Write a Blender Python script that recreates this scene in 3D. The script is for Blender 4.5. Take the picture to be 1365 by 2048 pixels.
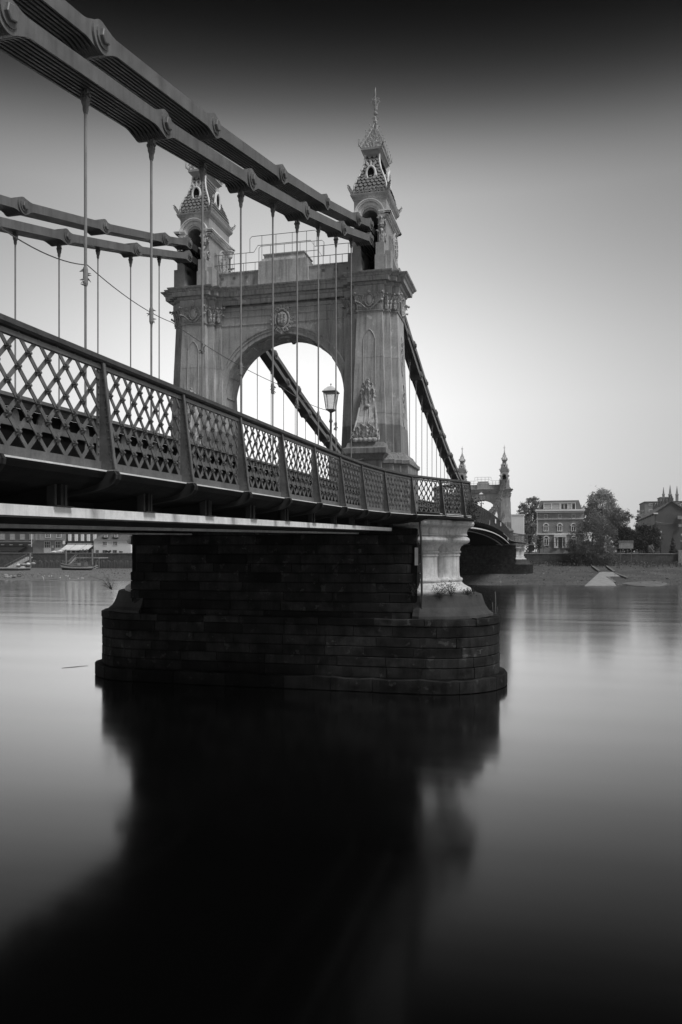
import bpy, bmesh, math, random
from mathutils import Vector, Matrix
random.seed(7)
PI = math.pi
for o in list(bpy.data.objects): bpy.data.objects.remove(o)
scene = bpy.context.scene
COL = scene.collection

# ------------------------------------------------------------------ camera
CAMX, CAMY, CAMZ = 11.75, -36.17, 6.0
TH = math.radians(14.2); CT, ST = math.cos(TH), math.sin(TH); FPX = 1593.0
cd = bpy.data.cameras.new('camera'); cam = bpy.data.objects.new('camera', cd); COL.objects.link(cam)
cam.location = (CAMX, CAMY, CAMZ); cam.rotation_euler = (PI/2, 0, TH)
cd.sensor_fit = 'VERTICAL'; cd.sensor_height = 36; cd.sensor_width = 24
cd.lens = FPX/2048*36; cd.shift_y = 76/2048; cd.clip_start = 0.1; cd.clip_end = 6000
scene.camera = cam
scene.render.resolution_x = 682; scene.render.resolution_y = 1024
scene.view_settings.view_transform = 'Standard'; scene.view_settings.look = 'None'
scene.view_settings.gamma = 1; scene.view_settings.exposure = 1.0

# ------------------------------------------------------------------ sky and sun (black and white photograph)
SIDE = .42
SUN_EL, SUN_AZ = math.radians(55), math.radians(113)      # azimuth clockwise from +Y
world = bpy.data.worlds.new('World'); scene.world = world; world.use_nodes = True
nt = world.node_tree; nt.nodes.clear(); N = nt.nodes.new; L = nt.links.new
out = N('ShaderNodeOutputWorld'); bg = N('ShaderNodeBackground'); bg.inputs['Strength'].default_value = 0.1
sky = N('ShaderNodeTexSky'); sky.sky_type = 'NISHITA'; sky.sun_disc = False
sky.sun_elevation = SUN_EL; sky.sun_rotation = SUN_AZ; sky.dust_density = 3
bw = N('ShaderNodeRGBToBW'); L(sky.outputs[0], bw.inputs[0])
flat = N('ShaderNodeMath'); flat.operation = 'POWER'; flat.inputs[1].default_value = 0.12; L(bw.outputs[0], flat.inputs[0])
tc = N('ShaderNodeTexCoord')
vr = N('ShaderNodeVectorRotate'); vr.rotation_type = 'Z_AXIS'; vr.inputs['Angle'].default_value = -TH; L(tc.outputs['Generated'], vr.inputs['Vector'])
sx = N('ShaderNodeSeparateXYZ'); L(vr.outputs[0], sx.inputs[0])
ab = N('ShaderNodeMath'); ab.operation = 'ABSOLUTE'; L(sx.outputs['Z'], ab.inputs[0])
# the sky is brightest low over the far bank and dims evenly to either side
cb = N('ShaderNodeCombineXYZ'); L(sx.outputs['X'], cb.inputs[0]); L(sx.outputs['Y'], cb.inputs[1])
nm = N('ShaderNodeVectorMath'); nm.operation = 'NORMALIZE'; L(cb.outputs[0], nm.inputs[0])
dt = N('ShaderNodeVectorMath'); dt.operation = 'DOT_PRODUCT'; dt.inputs[1].default_value = (-.052, .9986, 0); L(nm.outputs[0], dt.inputs[0])
e1 = N('ShaderNodeMath'); e1.operation = 'MULTIPLY_ADD'; e1.inputs[1].default_value = 16.4; e1.inputs[2].default_value = -16.4; L(dt.outputs['Value'], e1.inputs[0])
e2 = N('ShaderNodeMath'); e2.operation = 'EXPONENT'; L(e1.outputs[0], e2.inputs[0])
side = N('ShaderNodeMath'); side.operation = 'MULTIPLY_ADD'; side.inputs[1].default_value = 1-SIDE; side.inputs[2].default_value = SIDE; L(e2.outputs[0], side.inputs[0])
cr = N('ShaderNodeValToRGB'); cr.color_ramp.interpolation = 'B_SPLINE'
# sky brightness against height above the horizon (a graduated, darkening overcast)
RAMP = [(0, 280), (.06, 272), (.1246, 262), (.185, 254), (.2436, 242), (.30, 221), (.353, 201), (.403, 185), (.4256, 169), (.449, 142), (.47, 112), (.49, 82), (.512, 54), (.532, 36), (.55, 20), (.568, 10), (.6, 4), (.8, 3)]
el = cr.color_ramp.elements
while len(el) > 1: el.remove(el[-1])
for i, (p, v) in enumerate(RAMP):
    e = el[0] if i == 0 else el.new(p)
    v = ((v/255+.055)/1.055)**2.4
    e.position = p; e.color = (v, v, v, 1)
L(ab.outputs[0], cr.inputs[0])
mul = N('ShaderNodeMath'); mul.operation = 'MULTIPLY'; L(cr.outputs[0], mul.inputs[0]); L(flat.outputs[0], mul.inputs[1])
mul2 = N('ShaderNodeMath'); mul2.operation = 'MULTIPLY'; L(mul.outputs[0], mul2.inputs[0]); L(side.outputs[0], mul2.inputs[1])
SKY_GAIN = 4.95
mg = N('ShaderNodeMath'); mg.operation = 'MULTIPLY'; mg.inputs[1].default_value = SKY_GAIN; L(mul2.outputs[0], mg.inputs[0])
L(mg.outputs[0], bg.inputs['Color']); L(bg.outputs[0], out.inputs['Surface'])

sd = bpy.data.lights.new('sun', 'SUN'); so = bpy.data.objects.new('sun', sd); COL.objects.link(so)
sd.energy = 1.5; sd.angle = math.radians(22); sd.color = (1, 1, 1)
dirv = Vector((math.sin(SUN_AZ)*math.cos(SUN_EL), math.cos(SUN_AZ)*math.cos(SUN_EL), math.sin(SUN_EL)))
so.rotation_euler = dirv.to_track_quat('Z', 'Y').to_euler()

# ------------------------------------------------------------------ helpers
def at(x, y, s):
    """the point of the vertical plane y=s that a place on the photograph shows"""
    d = (x-682.5)/FPX; Y = (s-CAMY)/(ST*d+CT)
    return Vector((CAMX+Y*(CT*d-ST), s, CAMZ+(1100-y)/FPX*Y))
def at_z(x, y, z):
    Y = (z-CAMZ)*FPX/(1100-y); d = (x-682.5)/FPX
    return Vector((CAMX+Y*(CT*d-ST), CAMY+Y*(ST*d+CT), z))

def empty(name, loc=(0, 0, 0), rz=0):
    o = bpy.data.objects.new(name, None); COL.objects.link(o); o.location = loc; o.rotation_euler = (0, 0, rz); o.empty_display_size = .3
    return o
def tag(o, label=None, cat=None, group=None, kind=None):
    if label: o['label'] = label
    if cat: o['category'] = cat
    if group: o['group'] = group
    if kind: o['kind'] = kind
    return o
def children(o): return KIDS.get(o.name, [])
KIDS = {}
def setp(o, parent):
    o.parent = parent; KIDS.setdefault(parent.name, []).append(o)
def copy_tree(o, parent=None, off=None):
    c = o.copy(); COL.objects.link(c)
    if parent: setp(c, parent)
    if off is not None: c.location = Vector(c.location)+Vector(off)
    for ch in list(children(o)): copy_tree(ch, c)
    return c

class MB:
    def __init__(s): s.v = []; s.f = []
    def add(s, vs, fs):
        n = len(s.v); s.v += [tuple(p) for p in vs]; s.f += [tuple(i+n for i in f) for f in fs]
    def box(s, x0, x1, y0, y1, z0, z1):
        s.add([(x0,y0,z0),(x1,y0,z0),(x1,y1,z0),(x0,y1,z0),(x0,y0,z1),(x1,y0,z1),(x1,y1,z1),(x0,y1,z1)],
              [(0,3,2,1),(4,5,6,7),(0,1,5,4),(1,2,6,5),(2,3,7,6),(3,0,4,7)])
    def beam(s, a, b, w, h, up=(0,0,1)):
        a, b = Vector(a), Vector(b); d = (b-a).normalized(); u = Vector(up)
        r = d.cross(u)
        if r.length < 1e-4: r = d.cross(Vector((1,0,0)))
        r.normalize(); u = r.cross(d).normalized(); r *= w/2; u *= h/2
        s.add([a-r-u, a+r-u, a+r+u, a-r+u, b-r-u, b+r-u, b+r+u, b-r+u],
              [(0,3,2,1),(4,5,6,7),(0,1,5,4),(1,2,6,5),(2,3,7,6),(3,0,4,7)])
    def tube(s, pts, r, n=6, cap=True):
        pts = [Vector(p) for p in pts]; rs = r if isinstance(r, (list, tuple)) else [r]*len(pts)
        base = len(s.v); pu = None
        for i, p in enumerate(pts):
            d = (pts[min(i+1, len(pts)-1)]-pts[max(i-1, 0)]).normalized()
            if pu is None:
                pu = d.cross(Vector((0,0,1)))
                if pu.length < .05: pu = d.cross(Vector((1,0,0)))
            pu = (pu-d*pu.dot(d)).normalized(); w = d.cross(pu)
            for k_ in range(n):
                a = 2*PI*k_/n; s.v.append(tuple(p+(pu*math.cos(a)+w*math.sin(a))*rs[i]))
        for i in range(len(pts)-1):
            for k_ in range(n):
                a = base+i*n+k_; b = base+i*n+(k_+1)%n; s.f.append((a, b, b+n, a+n))
        if cap:
            s.f.append(tuple(base+k_ for k_ in reversed(range(n)))); s.f.append(tuple(base+(len(pts)-1)*n+k_ for k_ in range(n)))
    def lathe(s, cx, cy, prof, n=24):
        base = len(s.v)
        for r, z in prof:
            for k_ in range(n):
                a = 2*PI*k_/n; s.v.append((cx+r*math.cos(a), cy+r*math.sin(a), z))
        for i in range(len(prof)-1):
            for k_ in range(n):
                a = base+i*n+k_; b = base+i*n+(k_+1)%n; s.f.append((a, b, b+n, a+n))
        s.f.append(tuple(base+k_ for k_ in reversed(range(n)))); s.f.append(tuple(base+(len(prof)-1)*n+k_ for k_ in range(n)))
    def stack(s, loops, caps=True):
        """loops: equal-length lists of 3D points, joined ring to ring"""
        base = len(s.v); n = len(loops[0])
        for l in loops: s.v += [tuple(p) for p in l]
        for i in range(len(loops)-1):
            for k_ in range(n):
                a = base+i*n+k_; b = base+i*n+(k_+1)%n; s.f.append((a, b, b+n, a+n))
        if caps:
            s.f.append(tuple(base+k_ for k_ in reversed(range(n)))); s.f.append(tuple(base+(len(loops)-1)*n+k_ for k_ in range(n)))
    def prism(s, poly, vec):
        vec = Vector(vec); s.stack([[Vector(p) for p in poly], [Vector(p)+vec for p in poly]])
    def ball(s, c, r, n=8, m=6):
        if not isinstance(r, (tuple, list)): r = (r, r, r)
        base = len(s.v)
        for i in range(1, m):
            ph = PI*i/m
            for k_ in range(n):
                a = 2*PI*k_/n; s.v.append((c[0]+r[0]*math.sin(ph)*math.cos(a), c[1]+r[1]*math.sin(ph)*math.sin(a), c[2]+r[2]*math.cos(ph)))
        t = len(s.v); s.v.append((c[0], c[1], c[2]+r[2])); s.v.append((c[0], c[1], c[2]-r[2]))
        for i in range(m-2):
            for k_ in range(n):
                a = base+i*n+k_; b = base+i*n+(k_+1)%n; s.f.append((a, a+n, b+n, b))
        for k_ in range(n):
            s.f.append((t, base+k_, base+(k_+1)%n)); q = base+(m-2)*n; s.f.append((t+1, q+(k_+1)%n, q+k_))
    def ring(s, c, u, w, ru, rw, r, n=16, m=6, a0=0, a1=2*PI):
        """elliptic hoop round c in the plane of unit vectors u, w"""
        c, u, w = Vector(c), Vector(u), Vector(w); full = abs(a1-a0-2*PI) < 1e-3
        pts = [c+u*ru*math.cos(a0+(a1-a0)*i/n)+w*rw*math.sin(a0+(a1-a0)*i/n) for i in range(n+1)]
        s.tube(pts, r, m)
    def leaf(s, base, up, out, w, h, curl=1.0):
        """one carved acanthus leaf: lobed, ridged, tip curling outwards"""
        base, up, out = Vector(base), Vector(up).normalized(), Vector(out).normalized(); side = up.cross(out).normalized()
        prof = [(0, .55, .0), (.2, .85, .08), (.33, .6, .1), (.48, .95, .13), (.6, .62, .18), (.74, .8, .3), (.86, .5, .46), (.9, .2, .62), (.82, .05, .72)]
        rows = []
        for hh, ww, oo in prof:
            c = base+up*h*hh+out*h*.55*oo*curl
            rows.append([c-side*w*ww/2-out*.04*h, c-side*w*ww/4+out*.05*h, c+out*.01*h, c+side*w*ww/4+out*.05*h, c+side*w*ww/2-out*.04*h])
        b = len(s.v)
        for r_ in rows: s.v += [tuple(p) for p in r_]
        for i in range(len(rows)-1):
            for k_ in range(4): a = b+i*5+k_; s.f.append((a, a+1, a+6, a+5))
    def curl(s, c, u, w, r, th, turns=1.3, n=12, flip=1):
        """flat scroll spiralling in to c"""
        c, u, w = Vector(c), Vector(u), Vector(w); pts = []
        for i in range(n+1):
            f = i/n; a = flip*f*turns*2*PI; rr = r*(1-.8*f)
            pts.append(c+u*(rr*math.cos(a))+w*(rr*math.sin(a)))
        s.tube(pts, [th*(1-.4*i/n) for i in range(n+1)], 5)
    def mesh(s, name):
        me = bpy.data.meshes.new(name); me.from_pydata(s.v, [], s.f); me.update(); return me
    def build(s, name, mat, parent=None, smooth=False):
        me = s.mesh(name); me.materials.append(mat)
        if smooth:
            for p in me.polygons: p.use_smooth = True
        o = bpy.data.objects.new(name, me); COL.objects.link(o)
        if parent is not None: setp(o, parent)
        return o
def inst(name, me, parent=None, loc=(0,0,0), rot=None):
    o = bpy.data.objects.new(name, me); COL.objects.link(o); o.location = loc
    if rot is not None: o.rotation_euler = rot
    if parent is not None: setp(o, parent)
    return o
def smooth(me, ang=40):
    for p in me.polygons: p.use_smooth = True
    me.set_sharp_from_angle(angle=math.radians(ang))

# ------------------------------------------------------------------ materials (all greys: the place is shown in black and white)
MATS = {}
def gmat(name, v0, v1, rough=.7, scale=3, bump=.0, bscale=None, rnd=0, streak=0, patch=None, metal=0, band=None, spec=.5, detail=6, fine=None):
    """grey material: noise between v0 and v1; streak = dark rain runs; patch=(value, threshold, scale) flaked areas;
    band=(z, value factor) older paint below a height; rnd = difference from piece to piece"""
    m = bpy.data.materials.new(name); m.use_nodes = True; t = m.node_tree; n = t.nodes; l = t.links.new
    b = n['Principled BSDF']; b.inputs['Roughness'].default_value = rough; b.inputs['Metallic'].default_value = metal
    b.inputs['Specular IOR Level'].default_value = spec
    g = n.new('ShaderNodeNewGeometry'); tcn = n.new('ShaderNodeTexCoord')
    pos = g.outputs['Position']
    def noise(sc, det=detail, vec=pos, rg=.6):
        q = n.new('ShaderNodeTexNoise'); q.inputs['Scale'].default_value = sc; q.inputs['Detail'].default_value = det; q.inputs['Roughness'].default_value = rg; l(vec, q.inputs['Vector']); return q.outputs[0]
    def mth(op, a, b_=None, c_=None):
        q = n.new('ShaderNodeMath'); q.operation = op
        for i, x in enumerate((a, b_, c_)):
            if x is None: continue
            if isinstance(x, (int, float)): q.inputs[i].default_value = x
            else: l(x, q.inputs[i])
        return q.outputs[0]
    def rng(x, a, b_, c_, d_):
        q = n.new('ShaderNodeMapRange'); l(x, q.inputs[0])
        for i, y in enumerate((a, b_, c_, d_)): q.inputs[i+1].default_value = y
        return q.outputs[0]
    val = rng(noise(scale), .3, .7, v0, v1)
    if fine:
        val = mth('MULTIPLY', val, rng(noise(fine[0], 3), .3, .7, 1-fine[1], 1+fine[1]))
    if patch:
        pv, thr, psc = patch
        pm = rng(noise(psc, 8, rg=.65), thr, thr+.03, 0, 1)
        mx = n.new('ShaderNodeMix'); mx.data_type = 'FLOAT'; l(pm, mx.inputs[0]); l(val, mx.inputs[2]); mx.inputs[3].default_value = pv; val = mx.outputs[0]
    if streak:
        mp = n.new('ShaderNodeMapping'); l(pos, mp.inputs[0]); mp.inputs['Scale'].default_value = (5, 5, .35)
        sv = rng(noise(1.4, 5, mp.outputs[0], .7), .48, .75, 1, 1-streak); val = mth('MULTIPLY', val, sv)
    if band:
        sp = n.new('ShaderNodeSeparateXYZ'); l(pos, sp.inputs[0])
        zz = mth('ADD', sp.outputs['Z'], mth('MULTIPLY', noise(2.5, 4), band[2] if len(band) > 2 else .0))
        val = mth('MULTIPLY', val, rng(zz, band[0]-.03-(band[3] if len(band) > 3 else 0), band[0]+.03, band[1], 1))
    if rnd:
        oi = n.new('ShaderNodeObjectInfo'); val = mth('MULTIPLY', val, rng(oi.outputs['Random'], 0, 1, 1-rnd, 1+rnd))
    l(val, b.inputs['Base Color'])
    if bump:
        bm_ = n.new('ShaderNodeBump'); bm_.inputs['Strength'].default_value = bump; bm_.inputs['Distance'].default_value = .03
        l(noise(bscale or scale*6, 8, rg=.7), bm_.inputs['Height']); l(bm_.outputs[0], b.inputs['Normal'])
    rr = rng(noise(scale*2, 4), .3, .7, max(rough-.12, .03), min(rough+.12, 1)); l(rr, b.inputs['Roughness'])
    MATS[name] = m; return m
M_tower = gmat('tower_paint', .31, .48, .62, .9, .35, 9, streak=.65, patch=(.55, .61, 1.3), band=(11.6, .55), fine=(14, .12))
M_turret = gmat('turret_paint', .28, .4, .62, 1.5, .3, 12, streak=.35, patch=(.46, .66, 1.6), fine=(14, .12))
M_trim = gmat('pale_trim_paint', .62, .8, .6, 2, .2, 14, streak=.3)
M_orn = gmat('carved_ornament_paint', .26, .5, .6, 5, .4, 25, streak=.3)
M_scale = gmat('roof_scale_metal', .17, .28, .55, 7, .2, 20)
M_dark = gmat('dark_void', .006, .012, .9, 3, spec=.03)  # near-black that stands for the shade inside openings
M_iron = gmat('chain_paint', .10, .17, .5, 1.4, .15, 18, streak=.35, patch=(.27, .7, 2))
M_ironshade = gmat('shaded_iron_paint', .02, .04, .8, 2, spec=.12)  # darker iron paint, shade of gaps, insides and undersides put into the colour
M_rod = gmat('hanger_paint', .18, .26, .5, 4, .1)
M_rail = gmat('railing_paint', .08, .15, .5, 3, .2, 25, streak=.3, fine=(20, .15))
M_handrail = gmat('handrail_weathered', .025, .07, .55, 6, .5, 25)
M_deck = gmat('deck_steel', .010, .02, .85, 2, .3, 12, spec=.15)  # near-black, the shade under the deck is put into this colour
M_white = gmat('white_girder_paint', .68, .84, .45, 2.2, .1, 20, streak=.25, fine=(9, .1))
M_road = gmat('asphalt', .04, .06, .9, 6, .3, 60)
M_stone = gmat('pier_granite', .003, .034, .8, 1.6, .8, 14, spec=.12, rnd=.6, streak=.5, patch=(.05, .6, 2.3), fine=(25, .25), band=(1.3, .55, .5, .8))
M_joint = gmat('pier_core', .006, .01, .95, 4, .2, spec=.1)
M_cap = gmat('pier_cap_stone', .02, .06, .8, 1.6, .5, 14, streak=.35, fine=(25, .2))
M_column = gmat('column_paint', .4, .62, .55, 1.3, .2, 16, streak=.6, patch=(.12, .69, 4), fine=(12, .1))
M_mud = gmat('river_mud', .05, .11, .85, .25, .8, 3, fine=(2.2, .4))
M_shingle = gmat('foreshore_shingle', .10, .2, .85, .6, 1.0, 5, fine=(4, .35))
M_weed = gmat('leaf_green', .035, .10, .7, 2, rnd=.2)
M_leafp = gmat('leaf_pale', .3, .46, .75, .35, rnd=.2)
M_leafm = gmat('leaf_mid', .12, .25, .75, .4, rnd=.2)
M_leafd = gmat('leaf_dark', .022, .05, .8, .4, rnd=.2)
M_bark = gmat('bark', .05, .1, .9, 4, .6)
M_brick = gmat('distant_brick', .24, .34, .85, .7, .3, 8, fine=(6, .12))
M_brickd = gmat('dark_brick', .09, .14, .85, .5, .3, 8, fine=(5, .15))
M_render = gmat('white_render', .8, .88, .7, .6, streak=.1)
M_slate = gmat('roof_slate', .10, .16, .7, 2, .3, 8)
M_glass = gmat('window_glass', .02, .07, .12, .8)
M_blind = gmat('window_blind', .35, .5, .5, 2)
M_wood = gmat('weathered_timber', .12, .22, .8, 3, .4, 20)
M_wall = gmat('river_wall_stone', .06, .12, .85, .8, .6, 5, streak=.4, fine=(3, .3))
M_sheet = gmat('sheet_pile_steel', .08, .14, .8, 1, .4, 6, streak=.4)
M_pale = gmat('pale_boards', .6, .8, .6, 1.5)
M_concrete = gmat('concrete', .25, .4, .8, 1, .4, 6, streak=.3, fine=(5, .15))
M_awn = gmat('white_canvas', .6, .75, .7, 1)
M_black = gmat('black_paint', .015, .03, .5, 3)
M_far = gmat('hazy_far_stone', .25, .3, .9, .3)  # pale grey with the distance haze put into the colour
M_lant = bpy.data.materials.new('frosted_lantern_glass'); M_lant.use_nodes = True; _t = M_lant.node_tree
_b = _t.nodes['Principled BSDF']; _b.inputs['Base Color'].default_value = (.85, .85, .85, 1); _b.inputs['Roughness'].default_value = .3
_tr = _t.nodes.new('ShaderNodeBsdfTranslucent'); _tr.inputs['Color'].default_value = (.9, .9, .9, 1); _mx = _t.nodes.new('ShaderNodeMixShader'); _mx.inputs[0].default_value = .75
_t.links.new(_b.outputs[0], _mx.inputs[1]); _t.links.new(_tr.outputs[0], _mx.inputs[2]); _tp = _t.nodes.new('ShaderNodeBsdfTransparent'); _m2 = _t.nodes.new('ShaderNodeMixShader'); _m2.inputs[0].default_value = .6
_t.links.new(_mx.outputs[0], _m2.inputs[1]); _t.links.new(_tp.outputs[0], _m2.inputs[2]); _t.links.new(_m2.outputs[0], _t.nodes['Material Output'].inputs[0])

for _m in (M_leafp, M_leafm):          # thin leaves let light through
    _t = _m.node_tree; _p = _t.nodes['Principled BSDF']; _c = _p.inputs['Base Color'].links[0].from_socket; _q = _t.nodes.new('ShaderNodeBsdfTranslucent'); _x = _t.nodes.new('ShaderNodeMixShader'); _x.inputs[0].default_value = .45
    _t.links.new(_c, _q.inputs['Color']); _t.links.new(_p.outputs[0], _x.inputs[1]); _t.links.new(_q.outputs[0], _x.inputs[2]); _t.links.new(_x.outputs[0], _t.nodes['Material Output'].inputs[0])
def water_material():
    m = bpy.data.materials.new('still_river_water'); m.use_nodes = True; t = m.node_tree; n = t.nodes; l = t.links.new
    n.remove(n['Principled BSDF']); b = n.new('ShaderNodeBsdfAnisotropic'); b.distribution = 'MULTI_GGX'; b.inputs['Color'].default_value = (1, 1, 1, 1)
    df = n.new('ShaderNodeBsdfDiffuse'); df.inputs['Color'].default_value = (.0015, .0015, .0015, 1); mx = n.new('ShaderNodeMixShader'); lw = n.new('ShaderNodeLayerWeight'); lw.inputs['Blend'].default_value = .5
    rp = n.new('ShaderNodeValToRGB'); e = rp.color_ramp.elements; rp.color_ramp.interpolation = 'LINEAR'
    # hand-set reflectance, steeper than real water, puts the brightness falloff into the surface, from looking straight down (left) to grazing (right)
    e[0].position = 0; e[0].color = (.02, .02, .02, 1); e[1].position = 1; e[1].color = (1, 1, 1, 1)
    for p_, v_ in ((.45, .02), (.5, .03), (.56, .055), (.65, .15), (.71, .27), (.76, .42), (.82, .60), (.88, .8), (.94, .93)): q_ = e.new(p_); q_.color = (v_, v_, v_, 1)
    l(lw.outputs['Facing'], rp.inputs[0]); l(rp.outputs[0], mx.inputs[0]); l(df.outputs[0], mx.inputs[1]); l(b.outputs[0], mx.inputs[2]); l(mx.outputs[0], n['Material Output'].inputs[0])
    g = n.new('ShaderNodeNewGeometry'); mp = n.new('ShaderNodeMapping'); mp.inputs['Scale'].default_value = (.05, .35, 1); l(g.outputs['Position'], mp.inputs[0])
    q = n.new('ShaderNodeTexNoise'); q.inputs['Scale'].default_value = 1; q.inputs['Detail'].default_value = 4; l(mp.outputs[0], q.inputs['Vector'])
    r = n.new('ShaderNodeMapRange'); l(q.outputs[0], r.inputs[0])
    for i, y in enumerate((.3, .7, .10, .16)): r.inputs[i+1].default_value = y
    l(r.outputs[0], b.inputs['Roughness'])
    bp = n.new('ShaderNodeBump'); bp.inputs['Strength'].default_value = .14; bp.inputs['Distance'].default_value = .05; l(q.outputs[0], bp.inputs['Height']); l(bp.outputs[0], b.inputs['Normal'])
    return m
M_water = water_material()

# ------------------------------------------------------------------ levels of the bridge
SPAN = 128.6
def deck_z(s):
    if s < 0: return 7.59+.0155*s
    if s > SPAN: return 7.59-.0155*(s-SPAN)
    return 7.59+1.35*(1-((s-SPAN/2)/(SPAN/2))**2)
def low_chain(s):
    if s <= -2.4: return 19.47+.302*(s+2.47)+.0027*((s+4.9)**2-5.9)
    if s <= 2.4: return 19.5
    return 10.15+.00239*(s-SPAN/2)**2
def up_chain(s): return low_chain(s)+.6+(.005*-s if s < 0 else .0)
RP = [(-40, 5.66), (-14, 5.66), (-12, 5.66), (-9.3, 5.72), (-6.6, 5.95), (-3.7, 6.47), (-1.2, 7.45), (0, 8.0), (1.2, 8.38), (2.2, 8.36), (3.2, 7.95), (4.8, 6.9), (7.2, 6.0), (10, 5.7), (12, 5.66), (400, 5.66)]
def rail_x(s):
    if s > SPAN-20: s = s-SPAN
    for i in range(len(RP)-1):
        if RP[i][0] <= s <= RP[i+1][0]:
            f = (s-RP[i][0])/(RP[i+1][0]-RP[i][0]); return RP[i][1]*(1-f)+RP[i+1][1]*f
    return 5.66
# ================================================================== water
mb = MB(); mb.add([(-430, -300, 0), (430, -300, 0), (430, 195, 0), (-430, 195, 0)], [(0, 1, 2, 3)])
river = tag(mb.build('river_water', M_water), kind='structure')

# ================================================================== river piers
def end_path(cx, r, half):
    """outline of a round-ended pier, by running length: front face, right end, back, left end"""
    Ls = 2*cx; Lc = PI*r; T = 2*Ls+2*Lc
    def P(u):
        u %= T
        if u < Ls: return Vector((-cx+u, -r, 0)), Vector((0, -1, 0))
        u -= Ls
        if u < Lc: a = -PI/2+u/r; n = Vector((math.cos(a), math.sin(a), 0)); return Vector((cx, 0, 0))+n*r, n
        u -= Lc
        if u < Ls: return Vector((cx-u, r, 0)), Vector((0, 1, 0))
        u -= Ls; a = PI/2+u/r; n = Vector((math.cos(a), math.sin(a), 0)); return Vector((-cx, 0, 0))+n*r, n
    return P, T
def rect_path(hx, hy):
    seg = [(Vector((-hx, -hy, 0)), Vector((1, 0, 0)), 2*hx, Vector((0, -1, 0))), (Vector((hx, -hy, 0)), Vector((0, 1, 0)), 2*hy, Vector((1, 0, 0))),
           (Vector((hx, hy, 0)), Vector((-1, 0, 0)), 2*hx, Vector((0, 1, 0))), (Vector((-hx, hy, 0)), Vector((0, -1, 0)), 2*hy, Vector((-1, 0, 0)))]
    T = 4*(hx+hy)
    def P(u):
        u %= T
        for p, d, l, n in seg:
            if u <= l: return p+d*u, n
            u -= l
        return seg[0][0], seg[0][3]
    return P, T
def block(mb, P, u0, u1, z0, z1, th=.3, proud=0., g=.012, jag=0.):
    n = 3; rings = []
    gu = .004
    e = .022
    def row(off, ins, z):
        uu = [u0+gu+ins*.4+(u1-u0-2*gu-.8*ins)*i/n for i in range(n+1)]
        return [P(u)[0]+P(u)[1]*(proud+off)+Vector((0, 0, z)) for u in uu]
    A = row(-th, 0, z0+g), row(-e, 0, z0+g), row(0, e, z0+g+e), row(0, e, z1-g-e), row(-e, 0, z1-g), row(-th, 0, z1-g)
    if jag:
        for r_ in (A[3], A[4], A[5]):
            for i, p in enumerate(r_): p.z -= abs(math.sin(i*2.3+u0*5))*jag
    b = len(mb.v)
    for r_ in A: mb.v += [tuple(p) for p in r_]
    for i in range(5):
        for k_ in range(n): a = b+i*(n+1)+k_; mb.f.append((a, a+1, a+n+2, a+n+1))
    mb.f.append(tuple(b+i*(n+1) for i in range(6))); mb.f.append(tuple(b+i*(n+1)+n for i in reversed(range(6))))
def course(P, T, z0, z1, ln, rng_, sink, jag=0.):
    u = rng_.uniform(0, ln)
    start = u
    while u < start+T-.3:
        l = ln*rng_.uniform(.75, 1.3)
        if start+T-(u+l) < .5: l = start+T-u
        sink(P, u, u+l, z0, z1, rng_.uniform(-.012, .012), jag); u += l
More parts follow.
